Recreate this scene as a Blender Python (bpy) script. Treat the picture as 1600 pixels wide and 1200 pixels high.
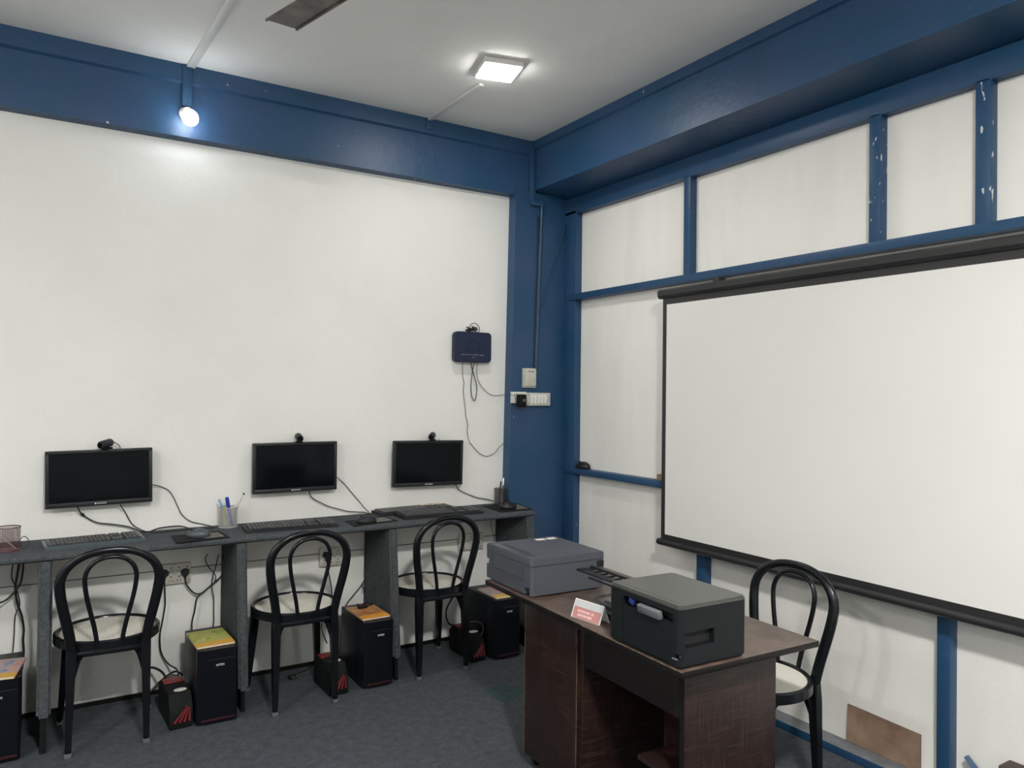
import bpy, bmesh, math, random
from mathutils import Vector, Matrix
random.seed(7)
for o in list(bpy.data.objects): bpy.data.objects.remove(o)
SC = bpy.context.scene
COL = SC.collection
PI = math.pi

# ------------------------------------------------------------------ camera
CR = [[0.8483, 0.0146, 0.5293], [-0.5294, 0.0024, 0.8484], [0.0111, -0.9999, 0.0097]]   # world <- (right, down, forward)
F = 1181.66                      # focal length in pixels of a 1600 x 1200 frame
CH = 1.5                         # camera height
r = Vector([CR[i][0] for i in range(3)]).normalized()
f = Vector([CR[i][2] for i in range(3)]); f = (f - r * f.dot(r)).normalized()
u = r.cross(f)
cd = bpy.data.cameras.new('camera'); cam = bpy.data.objects.new('camera', cd); COL.objects.link(cam)
m = Matrix.Identity(4)
for i in range(3):
    m[i][0] = r[i]; m[i][1] = u[i]; m[i][2] = -f[i]
m[2][3] = CH
cam.matrix_world = m
cd.sensor_width = 36; cd.lens = F * 36 / 1600; cd.clip_start = 0.05
SC.camera = cam
# ------------------------------------------------------------------ world, exposure
w = bpy.data.worlds.new('world'); SC.world = w; w.use_nodes = True
w.node_tree.nodes['Background'].inputs[0].default_value = (0.6, 0.7, 0.85, 1)
w.node_tree.nodes['Background'].inputs[1].default_value = 0.05
vs = SC.view_settings
vs.view_transform = 'Standard'; vs.look = 'None'; vs.gamma = 1; vs.use_curve_mapping = False
vs.exposure = -0.28
BULB_E = 30.0; PANEL_E = 115.0; ROOM_E = 780.0; FILL_E = 900.0      # emission of the bulb, the panel in view, the ceiling panels out of view, the added fill bulbs

def ray(px, py):
    return r * ((px - 800) / F) - u * ((py - 600) / F) + f
def hit(px, py, ax, v):
    d = ray(px, py); c = Vector((0, 0, CH)); t = (v - c[ax]) / d[ax]
    return c + d * t
def X(px, py, v): return hit(px, py, 0, v)
def Y(px, py, v): return hit(px, py, 1, v)
def Z(px, py, v): return hit(px, py, 2, v)

# ------------------------------------------------------------------ materials
def mat(name, col=(0.5, 0.5, 0.5), rough=0.5, metal=0.0, spec=0.5, noise=0.0, nscale=20, bump=0.0, bscale=200, emit=None, coat=0, alpha=1, trans=0, col2=None):
    m = bpy.data.materials.new(name); m.use_nodes = True
    nt = m.node_tree; b = nt.nodes['Principled BSDF']
    b.inputs['Base Color'].default_value = (*col, 1)
    b.inputs['Roughness'].default_value = rough; b.inputs['Metallic'].default_value = metal
    b.inputs['Specular IOR Level'].default_value = spec
    b.inputs['Coat Weight'].default_value = coat
    b.inputs['Transmission Weight'].default_value = trans
    b.inputs['Alpha'].default_value = alpha
    tc = nt.nodes.new('ShaderNodeTexCoord')
    if noise or col2:
        n = nt.nodes.new('ShaderNodeTexNoise'); n.inputs['Scale'].default_value = nscale; n.inputs['Detail'].default_value = 6
        nt.links.new(tc.outputs['Object'], n.inputs['Vector'])
        cr = nt.nodes.new('ShaderNodeValToRGB')
        c2 = col2 if col2 else tuple(min(1, c * (1 + noise)) for c in col)
        c1 = col if col2 else tuple(c * (1 - noise) for c in col)
        cr.color_ramp.elements[0].color = (*c1, 1); cr.color_ramp.elements[1].color = (*c2, 1)
        cr.color_ramp.elements[0].position = 0.35; cr.color_ramp.elements[1].position = 0.65
        nt.links.new(n.outputs['Fac'], cr.inputs[0]); nt.links.new(cr.outputs[0], b.inputs['Base Color'])
    if bump:
        n2 = nt.nodes.new('ShaderNodeTexNoise'); n2.inputs['Scale'].default_value = bscale; n2.inputs['Detail'].default_value = 4
        nt.links.new(tc.outputs['Object'], n2.inputs['Vector'])
        bp = nt.nodes.new('ShaderNodeBump'); bp.inputs['Strength'].default_value = bump; bp.inputs['Distance'].default_value = 0.01
        nt.links.new(n2.outputs['Fac'], bp.inputs['Height']); nt.links.new(bp.outputs[0], b.inputs['Normal'])
    if emit:
        b.inputs['Emission Color'].default_value = (*emit[0], 1); b.inputs['Emission Strength'].default_value = emit[1]
    return m

def nodes_of(m): return m.node_tree, m.node_tree.nodes['Principled BSDF']

M = {}
def wall_paint(name, col, stain, bump=0.5, sscale=1.3, streak=False):
    m = mat(name, col, 0.85, spec=0.2); nt, b = nodes_of(m)
    tc = nt.nodes.new('ShaderNodeTexCoord')
    mp = nt.nodes.new('ShaderNodeMapping'); nt.links.new(tc.outputs['Object'], mp.inputs[0])
    if streak: mp.inputs['Scale'].default_value = (1, 2.2, 0.5)
    n = nt.nodes.new('ShaderNodeTexNoise'); n.inputs['Scale'].default_value = sscale; n.inputs['Detail'].default_value = 5; n.inputs['Roughness'].default_value = 0.6
    nt.links.new(mp.outputs[0], n.inputs['Vector'])
    cr = nt.nodes.new('ShaderNodeValToRGB')
    cr.color_ramp.elements[0].position = 0.32; cr.color_ramp.elements[0].color = (*stain, 1)
    cr.color_ramp.elements[1].position = 0.6; cr.color_ramp.elements[1].color = (*col, 1)
    nt.links.new(n.outputs['Fac'], cr.inputs[0]); nt.links.new(cr.outputs[0], b.inputs['Base Color'])
    a = nt.nodes.new('ShaderNodeTexNoise'); a.inputs['Scale'].default_value = 55; a.inputs['Detail'].default_value = 5
    c = nt.nodes.new('ShaderNodeTexNoise'); c.inputs['Scale'].default_value = 7; c.inputs['Detail'].default_value = 3
    nt.links.new(tc.outputs['Object'], a.inputs['Vector']); nt.links.new(tc.outputs['Object'], c.inputs['Vector'])
    b1 = nt.nodes.new('ShaderNodeBump'); b1.inputs['Strength'].default_value = bump * 0.5; b1.inputs['Distance'].default_value = 0.012
    b2 = nt.nodes.new('ShaderNodeBump'); b2.inputs['Strength'].default_value = bump * 0.5; b2.inputs['Distance'].default_value = 0.03
    nt.links.new(a.outputs['Fac'], b1.inputs['Height']); nt.links.new(c.outputs['Fac'], b2.inputs['Height'])
    nt.links.new(b2.outputs[0], b1.inputs['Normal']); nt.links.new(b1.outputs[0], b.inputs['Normal'])
    return m
M['wall'] = wall_paint('white_wall_paint', (0.80, 0.80, 0.775), (0.76, 0.76, 0.73), 0.34)
M['panel'] = wall_paint('white_panel_paint', (0.84, 0.825, 0.785), (0.76, 0.75, 0.715), 0.12, 1.6, True)
M['ceiling'] = wall_paint('ceiling_paint', (0.86, 0.86, 0.84), (0.79, 0.79, 0.77), 0.2, 1.0)

def blue_paint(chip=0.785, cs=34, st=1.0):
    m = mat('blue_paint', (0.020, 0.066, 0.150), 0.42, spec=0.4); nt, b = nodes_of(m)
    tc = nt.nodes.new('ShaderNodeTexCoord')
    n = nt.nodes.new('ShaderNodeTexNoise'); n.inputs['Scale'].default_value = 3.0; n.inputs['Detail'].default_value = 5
    nt.links.new(tc.outputs['Object'], n.inputs['Vector'])
    cr = nt.nodes.new('ShaderNodeValToRGB')
    cr.color_ramp.elements[0].position = 0.38; cr.color_ramp.elements[0].color = (0.014, 0.062, 0.135, 1)
    cr.color_ramp.elements[1].position = 0.62; cr.color_ramp.elements[1].color = (0.026, 0.066, 0.150, 1)
    nt.links.new(n.outputs['Fac'], cr.inputs[0])
    # chipped spots that show white plaster
    n2 = nt.nodes.new('ShaderNodeTexNoise'); n2.inputs['Scale'].default_value = 34; n2.inputs['Detail'].default_value = 2
    n2.inputs['Scale'].default_value = cs; mp2 = nt.nodes.new('ShaderNodeMapping'); mp2.inputs['Scale'].default_value = (1, 1, st)
    nt.links.new(tc.outputs['Object'], mp2.inputs[0]); nt.links.new(mp2.outputs[0], n2.inputs['Vector'])
    c2 = nt.nodes.new('ShaderNodeValToRGB')
    c2.color_ramp.elements[0].position = chip; c2.color_ramp.elements[0].color = (0, 0, 0, 1)
    c2.color_ramp.elements[1].position = chip + 0.008; c2.color_ramp.elements[1].color = (1, 1, 1, 1)
    nt.links.new(n2.outputs['Fac'], c2.inputs[0])
    mx = nt.nodes.new('ShaderNodeMixRGB'); mx.inputs[2].default_value = (0.6, 0.6, 0.58, 1)
    nt.links.new(c2.outputs[0], mx.inputs[0]); nt.links.new(cr.outputs[0], mx.inputs[1]); nt.links.new(mx.outputs[0], b.inputs['Base Color'])
    n3 = nt.nodes.new('ShaderNodeTexNoise'); n3.inputs['Scale'].default_value = 25; n3.inputs['Detail'].default_value = 4
    nt.links.new(tc.outputs['Object'], n3.inputs['Vector'])
    bp = nt.nodes.new('ShaderNodeBump'); bp.inputs['Strength'].default_value = 0.25; bp.inputs['Distance'].default_value = 0.008
    nt.links.new(n3.outputs['Fac'], bp.inputs['Height']); nt.links.new(bp.outputs[0], b.inputs['Normal'])
    return m
M['blue'] = blue_paint()
M['blue_chipped'] = blue_paint(0.675, 44, 0.4)

def carpet(name, c1, c2, scale=260, big=26):
    m = mat(name, c1, 0.95, spec=0.1); nt, b = nodes_of(m)
    tc = nt.nodes.new('ShaderNodeTexCoord')
    n = nt.nodes.new('ShaderNodeTexNoise'); n.inputs['Scale'].default_value = scale; n.inputs['Detail'].default_value = 3
    n0 = nt.nodes.new('ShaderNodeTexNoise'); n0.inputs['Scale'].default_value = big; n0.inputs['Detail'].default_value = 7; n0.inputs['Roughness'].default_value = 0.7
    for q in (n, n0): nt.links.new(tc.outputs['Object'], q.inputs['Vector'])
    ad = nt.nodes.new('ShaderNodeMath'); ad.operation = 'ADD'
    nt.links.new(n.outputs['Fac'], ad.inputs[0]); nt.links.new(n0.outputs['Fac'], ad.inputs[1])
    hf = nt.nodes.new('ShaderNodeMath'); hf.operation = 'MULTIPLY'; hf.inputs[1].default_value = 0.5
    nt.links.new(ad.outputs[0], hf.inputs[0])
    cr = nt.nodes.new('ShaderNodeValToRGB')
    cr.color_ramp.elements[0].position = 0.36; cr.color_ramp.elements[0].color = (*c1, 1)
    cr.color_ramp.elements[1].position = 0.66; cr.color_ramp.elements[1].color = (*c2, 1)
    nt.links.new(hf.outputs[0], cr.inputs[0]); nt.links.new(cr.outputs[0], b.inputs['Base Color'])
    bp = nt.nodes.new('ShaderNodeBump'); bp.inputs['Strength'].default_value = 0.7; bp.inputs['Distance'].default_value = 0.006
    nt.links.new(n.outputs['Fac'], bp.inputs['Height']); nt.links.new(bp.outputs[0], b.inputs['Normal'])
    return m
M['carpet'] = carpet('floor_carpet', (0.038, 0.044, 0.052), (0.100, 0.112, 0.126), 180)
M['desk_carpet'] = carpet('desk_carpet', (0.038, 0.043, 0.049), (0.112, 0.122, 0.132), 260, 60)
M['patch'] = carpet('patch_carpet', (0.03, 0.055, 0.058), (0.07, 0.10, 0.105), 180)

def laminate():
    m = mat('dark_laminate', (0.04, 0.02, 0.015), 0.35, spec=0.4); nt, b = nodes_of(m)
    tc = nt.nodes.new('ShaderNodeTexCoord')
    outs = []
    for sc in ((9, 9, 300), (260, 260, 8)):
        mp = nt.nodes.new('ShaderNodeMapping'); mp.inputs['Scale'].default_value = sc
        nt.links.new(tc.outputs['Object'], mp.inputs[0])
        n = nt.nodes.new('ShaderNodeTexNoise'); n.inputs['Scale'].default_value = 1.0; n.inputs['Detail'].default_value = 4
        nt.links.new(mp.outputs[0], n.inputs['Vector']); outs.append(n)
    mx = nt.nodes.new('ShaderNodeMath'); mx.operation = 'MAXIMUM'
    nt.links.new(outs[0].outputs['Fac'], mx.inputs[0]); nt.links.new(outs[1].outputs['Fac'], mx.inputs[1])
    cr = nt.nodes.new('ShaderNodeValToRGB')
    e = cr.color_ramp.elements
    e[0].position = 0.45; e[0].color = (0.009, 0.006, 0.006, 1)
    e[1].position = 0.78; e[1].color = (0.085, 0.045, 0.034, 1)
    e2 = e.new(0.60); e2.color = (0.026, 0.012, 0.010, 1)
    nt.links.new(mx.outputs[0], cr.inputs[0]); nt.links.new(cr.outputs[0], b.inputs['Base Color'])
    return m
M['laminate'] = laminate()
M['laminate_top'] = mat('laminate_top', (0.075, 0.048, 0.040), 0.36, spec=0.7, col2=(0.125, 0.088, 0.072), nscale=22)
M['edge_band'] = mat('black_edge_band', (0.008, 0.007, 0.007), 0.4, spec=0.25)
M['drawer'] = mat('dark_drawer_laminate', (0.012, 0.009, 0.009), 0.45, spec=0.25)
M['edge_worn'] = mat('worn_edge', (0.16, 0.11, 0.075), 0.5, noise=0.6, nscale=40)

M['chair'] = mat('black_plastic', (0.005, 0.006, 0.008), 0.24, spec=0.32, bump=0.03, bscale=40)
M['foot'] = mat('grey_foot', (0.10, 0.105, 0.11), 0.6)
def cane():
    m = mat('woven_seat', (0.7, 0.68, 0.62), 0.6); nt, b = nodes_of(m)
    tc = nt.nodes.new('ShaderNodeTexCoord')
    ws = []
    for d in ('X', 'Y'):
        wv = nt.nodes.new('ShaderNodeTexWave'); wv.bands_direction = d; wv.inputs['Scale'].default_value = 34
        nt.links.new(tc.outputs['Object'], wv.inputs['Vector']); ws.append(wv)
    mu = nt.nodes.new('ShaderNodeMath'); mu.operation = 'MULTIPLY'
    nt.links.new(ws[0].outputs['Fac'], mu.inputs[0]); nt.links.new(ws[1].outputs['Fac'], mu.inputs[1])
    cr = nt.nodes.new('ShaderNodeValToRGB')
    cr.color_ramp.elements[0].position = 0.25; cr.color_ramp.elements[0].color = (0.80, 0.77, 0.69, 1)
    cr.color_ramp.elements[1].position = 0.6; cr.color_ramp.elements[1].color = (0.47, 0.45, 0.40, 1)
    nt.links.new(mu.outputs[0], cr.inputs[0]); nt.links.new(cr.outputs[0], b.inputs['Base Color'])
    return m
M['cane'] = cane()
M['black'] = mat('black_gloss_plastic', (0.008, 0.009, 0.011), 0.3, spec=0.4)
M['black_matte'] = mat('black_matte_plastic', (0.008, 0.009, 0.010), 0.6, spec=0.1, noise=0.15, nscale=80)
M['dark_grey'] = mat('dark_grey_plastic', (0.017, 0.019, 0.022), 0.5, spec=0.3)
M['mouse_grey'] = mat('mouse_grey_plastic', (0.055, 0.068, 0.078), 0.35)
M['mid_grey'] = mat('mid_grey_plastic', (0.12, 0.13, 0.14), 0.5)
M['bezel'] = mat('bezel_plastic', (0.014, 0.016, 0.018), 0.4, spec=0.3)
M['glass'] = mat('screen_glass', (0.003, 0.004, 0.006), 0.08, spec=0.12)
M['key'] = mat('key_plastic', (0.020, 0.021, 0.024), 0.35, col2=(0.075, 0.078, 0.082), nscale=150)  # pale speckle painted in for the highlights on the key tops
M['key_side'] = mat('keyboard_rim', (0.075, 0.095, 0.105), 0.28)
M['cable'] = mat('cable_rubber', (0.008, 0.008, 0.009), 0.5)
M['cable_thin'] = mat('thin_cable', (0.035, 0.035, 0.037), 0.5)
M['tower'] = mat('tower_steel', (0.007, 0.009, 0.012), 0.42, spec=0.2, noise=0.15, nscale=30)
M['tower_front'] = mat('tower_front_plastic', (0.0045, 0.0055, 0.0085), 0.3, spec=0.18)
M['red'] = mat('red_plastic', (0.20, 0.012, 0.018), 0.4)
M['red_dim'] = mat('dark_red_plastic', (0.035, 0.007, 0.008), 0.35)
M['ledge_line'] = mat('dark_step_line', (0.22, 0.21, 0.19), 0.8)
M['logo'] = mat('silver_logo', (0.62, 0.63, 0.64), 0.4)
M['logo_dim'] = mat('grey_logo', (0.27, 0.28, 0.29), 0.4)
M['white_plastic'] = mat('white_plastic', (0.66, 0.65, 0.62), 0.4)
M['aged_white'] = mat('aged_white_plastic', (0.54, 0.53, 0.47), 0.45, noise=0.08, nscale=30)
M['white_label'] = mat('white_label', (0.72, 0.70, 0.66), 0.6)
M['printer_grey'] = mat('slate_printer_plastic', (0.062, 0.068, 0.084), 0.5, bump=0.15, bscale=500)
M['printer_grey_dark'] = mat('slate_printer_dark', (0.045, 0.052, 0.060), 0.35)
M['printer_black'] = mat('charcoal_printer_plastic', (0.009, 0.011, 0.013), 0.42, spec=0.2, bump=0.1, bscale=500)
M['printer_lid'] = mat('charcoal_printer_lid', (0.062, 0.062, 0.058), 0.33, spec=0.6)
M['tray'] = mat('tray_plastic', (0.035, 0.038, 0.042), 0.45)
M['void'] = mat('dark_opening', (0.004, 0.004, 0.005), 0.7)  # near-black that stands for shade inside the printer openings; lid seam too
M['blue_tab'] = mat('blue_tab', (0.015, 0.035, 0.20), 0.4)
M['router'] = mat('navy_router_plastic', (0.012, 0.019, 0.052), 0.45, spec=0.3)
M['fabric'] = mat('projection_fabric', (0.74, 0.735, 0.71), 0.9, spec=0.1, noise=0.012, nscale=2)
M['screen_black'] = mat('screen_case_black', (0.018, 0.018, 0.019), 0.45)
M['hardboard'] = mat('brown_hardboard', (0.20, 0.125, 0.085), 0.75, col2=(0.33, 0.23, 0.165), nscale=9)
M['hardboard_edge'] = mat('brown_hardboard_edge', (0.06, 0.045, 0.035), 0.8)
M['block'] = mat('tan_block', (0.24, 0.17, 0.10), 0.7)
M['ledge'] = mat('grey_ledge', (0.17, 0.18, 0.20), 0.6, noise=0.2, nscale=14)
M['conduit_white'] = mat('white_conduit', (0.62, 0.62, 0.60), 0.5)
M['fan'] = mat('fan_blade_metal', (0.15, 0.13, 0.12), 0.4, col2=(0.05, 0.04, 0.037), nscale=11)
M['fan_edge'] = mat('fan_dusty_edge', (0.05, 0.045, 0.04), 0.8)
M['ink_blue'] = mat('blue_pen_plastic', (0.012, 0.035, 0.30), 0.3)
M['pen_pale'] = mat('pale_blue_pen', (0.22, 0.35, 0.50), 0.3)
M['pen_white'] = mat('white_pen', (0.62, 0.60, 0.56), 0.35)
M['pen_yellow'] = mat('yellow_pen', (0.45, 0.46, 0.10), 0.35)
M['wire_silver'] = mat('silver_mesh', (0.45, 0.45, 0.45), 0.4, metal=0.3)
M['wire_black'] = mat('black_mesh', (0.025, 0.018, 0.02), 0.4)
M['wire_maroon'] = mat('maroon_mesh', (0.09, 0.03, 0.04), 0.4)
M['acrylic'] = mat('clear_acrylic', (0.92, 0.95, 0.96), 0.06, alpha=0.32)
M['acrylic_edge'] = mat('acrylic_bright_edge', (0.85, 0.86, 0.84), 0.2)
M['plate_pink'] = mat('pink_card', (0.46, 0.20, 0.19), 0.6)
M['plate_text'] = mat('pale_pink_print', (0.80, 0.60, 0.60), 0.6)
M['plate_paper'] = mat('pale_paper', (0.60, 0.62, 0.65), 0.6)
M['paper'] = mat('paper_pages', (0.62, 0.58, 0.52), 0.8)
M['wood_pale'] = mat('pale_wood', (0.60, 0.46, 0.34), 0.6)
M['mousepad'] = mat('mousepad_cloth', (0.011, 0.012, 0.013), 0.75, spec=0.12)
M['mousepad_print'] = mat('mousepad_print', (0.13, 0.125, 0.10), 0.7, noise=0.6, nscale=90)
M['ceramic'] = mat('bulb_holder', (0.62, 0.60, 0.55), 0.4)
M['bulb'] = mat('lit_bulb', (1, 1, 1), 0.4, emit=((0.93, 0.97, 1.0), BULB_E))
M['fill_bulb'] = mat('lit_fill_bulb', (1, 1, 1), 0.4, emit=((1.0, 0.98, 0.95), FILL_E))  # for the bulbs added out of view
M['panel_lit'] = mat('lit_panel', (1, 1, 1), 0.4, emit=((1.0, 0.985, 0.93), PANEL_E))
M['room_lit'] = mat('lit_room_panel', (1, 1, 1), 0.4, emit=((1.0, 0.985, 0.94), ROOM_E))
M['rocker'] = mat('white_rocker', (0.80, 0.80, 0.78), 0.3)
M['pin'] = mat('socket_hole', (0.02, 0.02, 0.02), 0.6)
M['metal'] = mat('bright_metal', (0.6, 0.6, 0.6), 0.3, metal=1)

def book_cover(name, base, low, blob1, blob2, seed):
    m = mat(name, base, 0.45); nt, b = nodes_of(m)
    tc = nt.nodes.new('ShaderNodeTexCoord'); sp = nt.nodes.new('ShaderNodeSeparateXYZ')
    nt.links.new(tc.outputs['Generated'], sp.inputs[0])
    n = nt.nodes.new('ShaderNodeTexNoise'); n.noise_dimensions = '4D'; n.inputs['W'].default_value = seed; n.inputs['Scale'].default_value = 4.2; n.inputs['Detail'].default_value = 4
    nt.links.new(tc.outputs['Generated'], n.inputs['Vector'])
    cr = nt.nodes.new('ShaderNodeValToRGB'); cr.color_ramp.interpolation = 'B_SPLINE'
    e = cr.color_ramp.elements
    e[0].position = 0.36; e[0].color = (*blob1, 1); e[1].position = 0.66; e[1].color = (*blob2, 1)
    k = e.new(0.48); k.color = (*base, 1)
    nt.links.new(n.outputs['Fac'], cr.inputs[0])
    # lower band of the cover
    md = nt.nodes.new('ShaderNodeMath'); md.operation = 'MULTIPLY_ADD'; md.inputs[1].default_value = 0.25; md.inputs[2].default_value = -0.12
    nt.links.new(n.outputs['Fac'], md.inputs[0])
    ad = nt.nodes.new('ShaderNodeMath'); ad.operation = 'ADD'
    nt.links.new(sp.outputs['Y'], ad.inputs[0]); nt.links.new(md.outputs[0], ad.inputs[1])
    lt = nt.nodes.new('ShaderNodeMath'); lt.operation = 'LESS_THAN'; lt.inputs[1].default_value = 0.24
    nt.links.new(ad.outputs[0], lt.inputs[0])
    mx = nt.nodes.new('ShaderNodeMixRGB'); mx.inputs[2].default_value = (*low, 1)
    nt.links.new(lt.outputs[0], mx.inputs[0]); nt.links.new(cr.outputs[0], mx.inputs[1]); nt.links.new(mx.outputs[0], b.inputs['Base Color'])
    return m

# ------------------------------------------------------------------ mesh helpers
def V(*a): return Vector(a)
def bx(bm, c, s, bev=0.0, rot=None, seg=2):
    """box with centre c and full size s"""
    g = bmesh.ops.create_cube(bm, size=1.0)
    vs_ = g['verts']
    bmesh.ops.scale(bm, vec=s, verts=vs_)
    if bev:
        es = list({e for v in vs_ for e in v.link_edges})
        res = bmesh.ops.bevel(bm, geom=es, offset=bev, segments=seg, affect='EDGES', profile=0.5)
        vs_ = list({v for fc in res['faces'] for v in fc.verts} | {v for v in vs_ if v.is_valid})
    if rot is not None: bmesh.ops.rotate(bm, cent=(0, 0, 0), matrix=rot, verts=vs_)
    bmesh.ops.translate(bm, vec=c, verts=vs_)
    return vs_
def bb(bm, lo, hi, bev=0.0, seg=2):
    c = [(a + b) / 2 for a, b in zip(lo, hi)]; s = [b - a for a, b in zip(lo, hi)]
    return bx(bm, c, s, bev, None, seg)
def cr_path(pts, n=8):
    """Catmull-Rom through the points"""
    P = [Vector(p) for p in pts]
    if len(P) < 3: return P
    out = []
    Q = [P[0] * 2 - P[1]] + P + [P[-1] * 2 - P[-2]]
    for i in range(1, len(Q) - 2):
        a, b, c, d = Q[i - 1:i + 3]
        for k in range(n):
            t = k / n
            out.append(0.5 * ((2 * b) + (c - a) * t + (2 * a - 5 * b + 4 * c - d) * t * t + (3 * b - a - 3 * c + d) * t ** 3))
    out.append(P[-1]); return out
def tube(bm, pts, rad, seg=10, flat=1.0, closed=False, up=None):
    """sweep an ellipse along the path; rad is a number or a function of 0..1; flat scales the second axis"""
    n = len(pts); rings = []
    t0 = (pts[1] - pts[0]).normalized()
    ref = Vector(up) if up is not None else (V(0, 0, 1) if abs(t0.z) < 0.9 else V(1, 0, 0))
    nrm = (ref - t0 * ref.dot(t0)).normalized()
    for i, p in enumerate(pts):
        if closed: t = (pts[(i + 1) % n] - pts[i - 1]).normalized()
        else: t = (pts[min(i + 1, n - 1)] - pts[max(i - 1, 0)]).normalized()
        if up is not None: nrm = (Vector(up) - t * Vector(up).dot(t)).normalized()
        else: nrm = (nrm - t * nrm.dot(t)).normalized()
        b = t.cross(nrm)
        rr = rad(i / (n - 1)) if callable(rad) else rad
        rings.append([bm.verts.new(p + nrm * (rr * flat * math.cos(2 * PI * k / seg)) + b * (rr * math.sin(2 * PI * k / seg))) for k in range(seg)])
    m = n if closed else n - 1
    for i in range(m):
        A = rings[i]; B = rings[(i + 1) % n]
        for k in range(seg):
            bm.faces.new((A[k], A[(k + 1) % seg], B[(k + 1) % seg], B[k]))
    if not closed:
        bm.faces.new(list(reversed(rings[0]))); bm.faces.new(rings[-1])
def cyl(bm, a, b, r1, r2=None, seg=20):
    a = Vector(a); b = Vector(b); r2 = r1 if r2 is None else r2
    tube(bm, [a, b], lambda t: r1 + (r2 - r1) * t, seg)
def lathe(bm, prof, seg=32, c=(0, 0, 0), cap=True):
    """profile of (radius, z) turned about z"""
    rings = []
    for rr, z in prof:
        rings.append([bm.verts.new((c[0] + rr * math.cos(2 * PI * k / seg), c[1] + rr * math.sin(2 * PI * k / seg), c[2] + z)) for k in range(seg)])
    for A, B in zip(rings, rings[1:]):
        for k in range(seg): bm.faces.new((A[k], A[(k + 1) % seg], B[(k + 1) % seg], B[k]))
    if cap:
        bm.faces.new(list(reversed(rings[0]))); bm.faces.new(rings[-1])
def prism(bm, poly, d, axis=2, off=0.0):
    """extrude a 2D outline along an axis from off to off+d"""
    def mk(p, h):
        q = list(p); q.insert(axis, h); return bm.verts.new(q)
    A = [mk(p, off) for p in poly]; B = [mk(p, off + d) for p in poly]
    bm.faces.new(A); bm.faces.new(list(reversed(B)))
    n = len(poly)
    for i in range(n): bm.faces.new((A[i], B[i], B[(i + 1) % n], A[(i + 1) % n]))
    bmesh.ops.recalc_face_normals(bm, faces=bm.faces[:])
def rrect(w, h, rad, n=6, cx=0, cy=0):
    out = []
    for (sx, sy, a0) in ((1, 1, 0), (-1, 1, 90), (-1, -1, 180), (1, -1, 270)):
        for k in range(n + 1):
            a = math.radians(a0 + 90 * k / n)
            out.append((cx + sx * (w / 2 - rad) + rad * math.cos(a), cy + sy * (h / 2 - rad) + rad * math.sin(a)))
    return out
def obj(name, bm, m, parent=None, angle=35):
    bmesh.ops.recalc_face_normals(bm, faces=bm.faces[:])
    me = bpy.data.meshes.new(name); bm.to_mesh(me); bm.free()
    for p in me.polygons: p.use_smooth = True
    me.set_sharp_from_angle(angle=math.radians(angle))
    ms = m if isinstance(m, (list, tuple)) else [m]
    for q in ms: me.materials.append(M[q] if isinstance(q, str) else q)
    o = bpy.data.objects.new(name, me); COL.objects.link(o)
    if parent is not None: o.parent = parent
    return o
def tag(o, label, cat, group=None, kind=None):
    o['label'] = label; o['category'] = cat
    if group: o['group'] = group
    if kind: o['kind'] = kind
    return o
def thing(name, label, cat, loc=(0, 0, 0), rz=0.0, group=None):
    o = bpy.data.objects.new(name, None); COL.objects.link(o); o.empty_display_size = 0.1
    o.location = loc; o.rotation_euler = (0, 0, rz)
    return tag(o, label, cat, group)
def struct(name, bm, m):
    o = obj(name, bm, m); o['kind'] = 'structure'; return o
def dup(root, loc, rz, label):
    q = root.copy(); COL.objects.link(q); q.location = loc; q.rotation_euler = (0, 0, rz); q['label'] = label
    for ch in list(root.children):
        c = ch.copy(); COL.objects.link(c); c.parent = q
        for g in ch.children:
            d = g.copy(); COL.objects.link(d); d.parent = c
    return q
def rel(o, rootloc):
    """turn world-space mesh of a one-piece thing into a mesh about rootloc"""
    o.data.transform(Matrix.Translation(-Vector(rootloc))); o.location = rootloc; return o
def center(o):
    vs_ = [v.co for v in o.data.vertices]
    c = Vector(((min(v.x for v in vs_) + max(v.x for v in vs_)) / 2, (min(v.y for v in vs_) + max(v.y for v in vs_)) / 2, min(v.z for v in vs_)))
    return rel(o, c)
def cut(o, cutters):
    """subtract boxes (lo, hi) given in the object's own coordinates"""
    for lo, hi in cutters:
        bm = bmesh.new(); bb(bm, lo, hi); me = bpy.data.meshes.new('cutter'); bm.to_mesh(me); bm.free()
        c = bpy.data.objects.new('cutter', me); COL.objects.link(c)
        par = o.parent; o.parent = None
        md = o.modifiers.new('cut', 'BOOLEAN'); md.operation = 'DIFFERENCE'; md.solver = 'EXACT'; md.object = c
        bpy.context.view_layer.update()
        dg = bpy.context.evaluated_depsgraph_get()
        nm = bpy.data.meshes.new_from_object(o.evaluated_get(dg))
        o.modifiers.remove(md); o.data = nm; nm.set_sharp_from_angle(angle=math.radians(35))
        o.parent = par
        bpy.data.objects.remove(c)
    return o
def text_mesh(name, s, size, m, parent, loc, rot, depth=0.0006, bold=True):
    cu = bpy.data.curves.new(name, 'FONT'); cu.body = s; cu.size = size; cu.extrude = depth; cu.align_x = 'CENTER'; cu.align_y = 'CENTER'
    if bold: cu.offset = size * 0.02
    t = bpy.data.objects.new(name, cu); COL.objects.link(t)
    bpy.context.view_layer.update()
    me = bpy.data.meshes.new_from_object(t.evaluated_get(bpy.context.evaluated_depsgraph_get()))
    bpy.data.objects.remove(t)
    me.materials.clear(); me.materials.append(M[m])
    o = bpy.data.objects.new(name, me); COL.objects.link(o); o.parent = parent; o.location = loc; o.rotation_euler = rot
    return o
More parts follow.
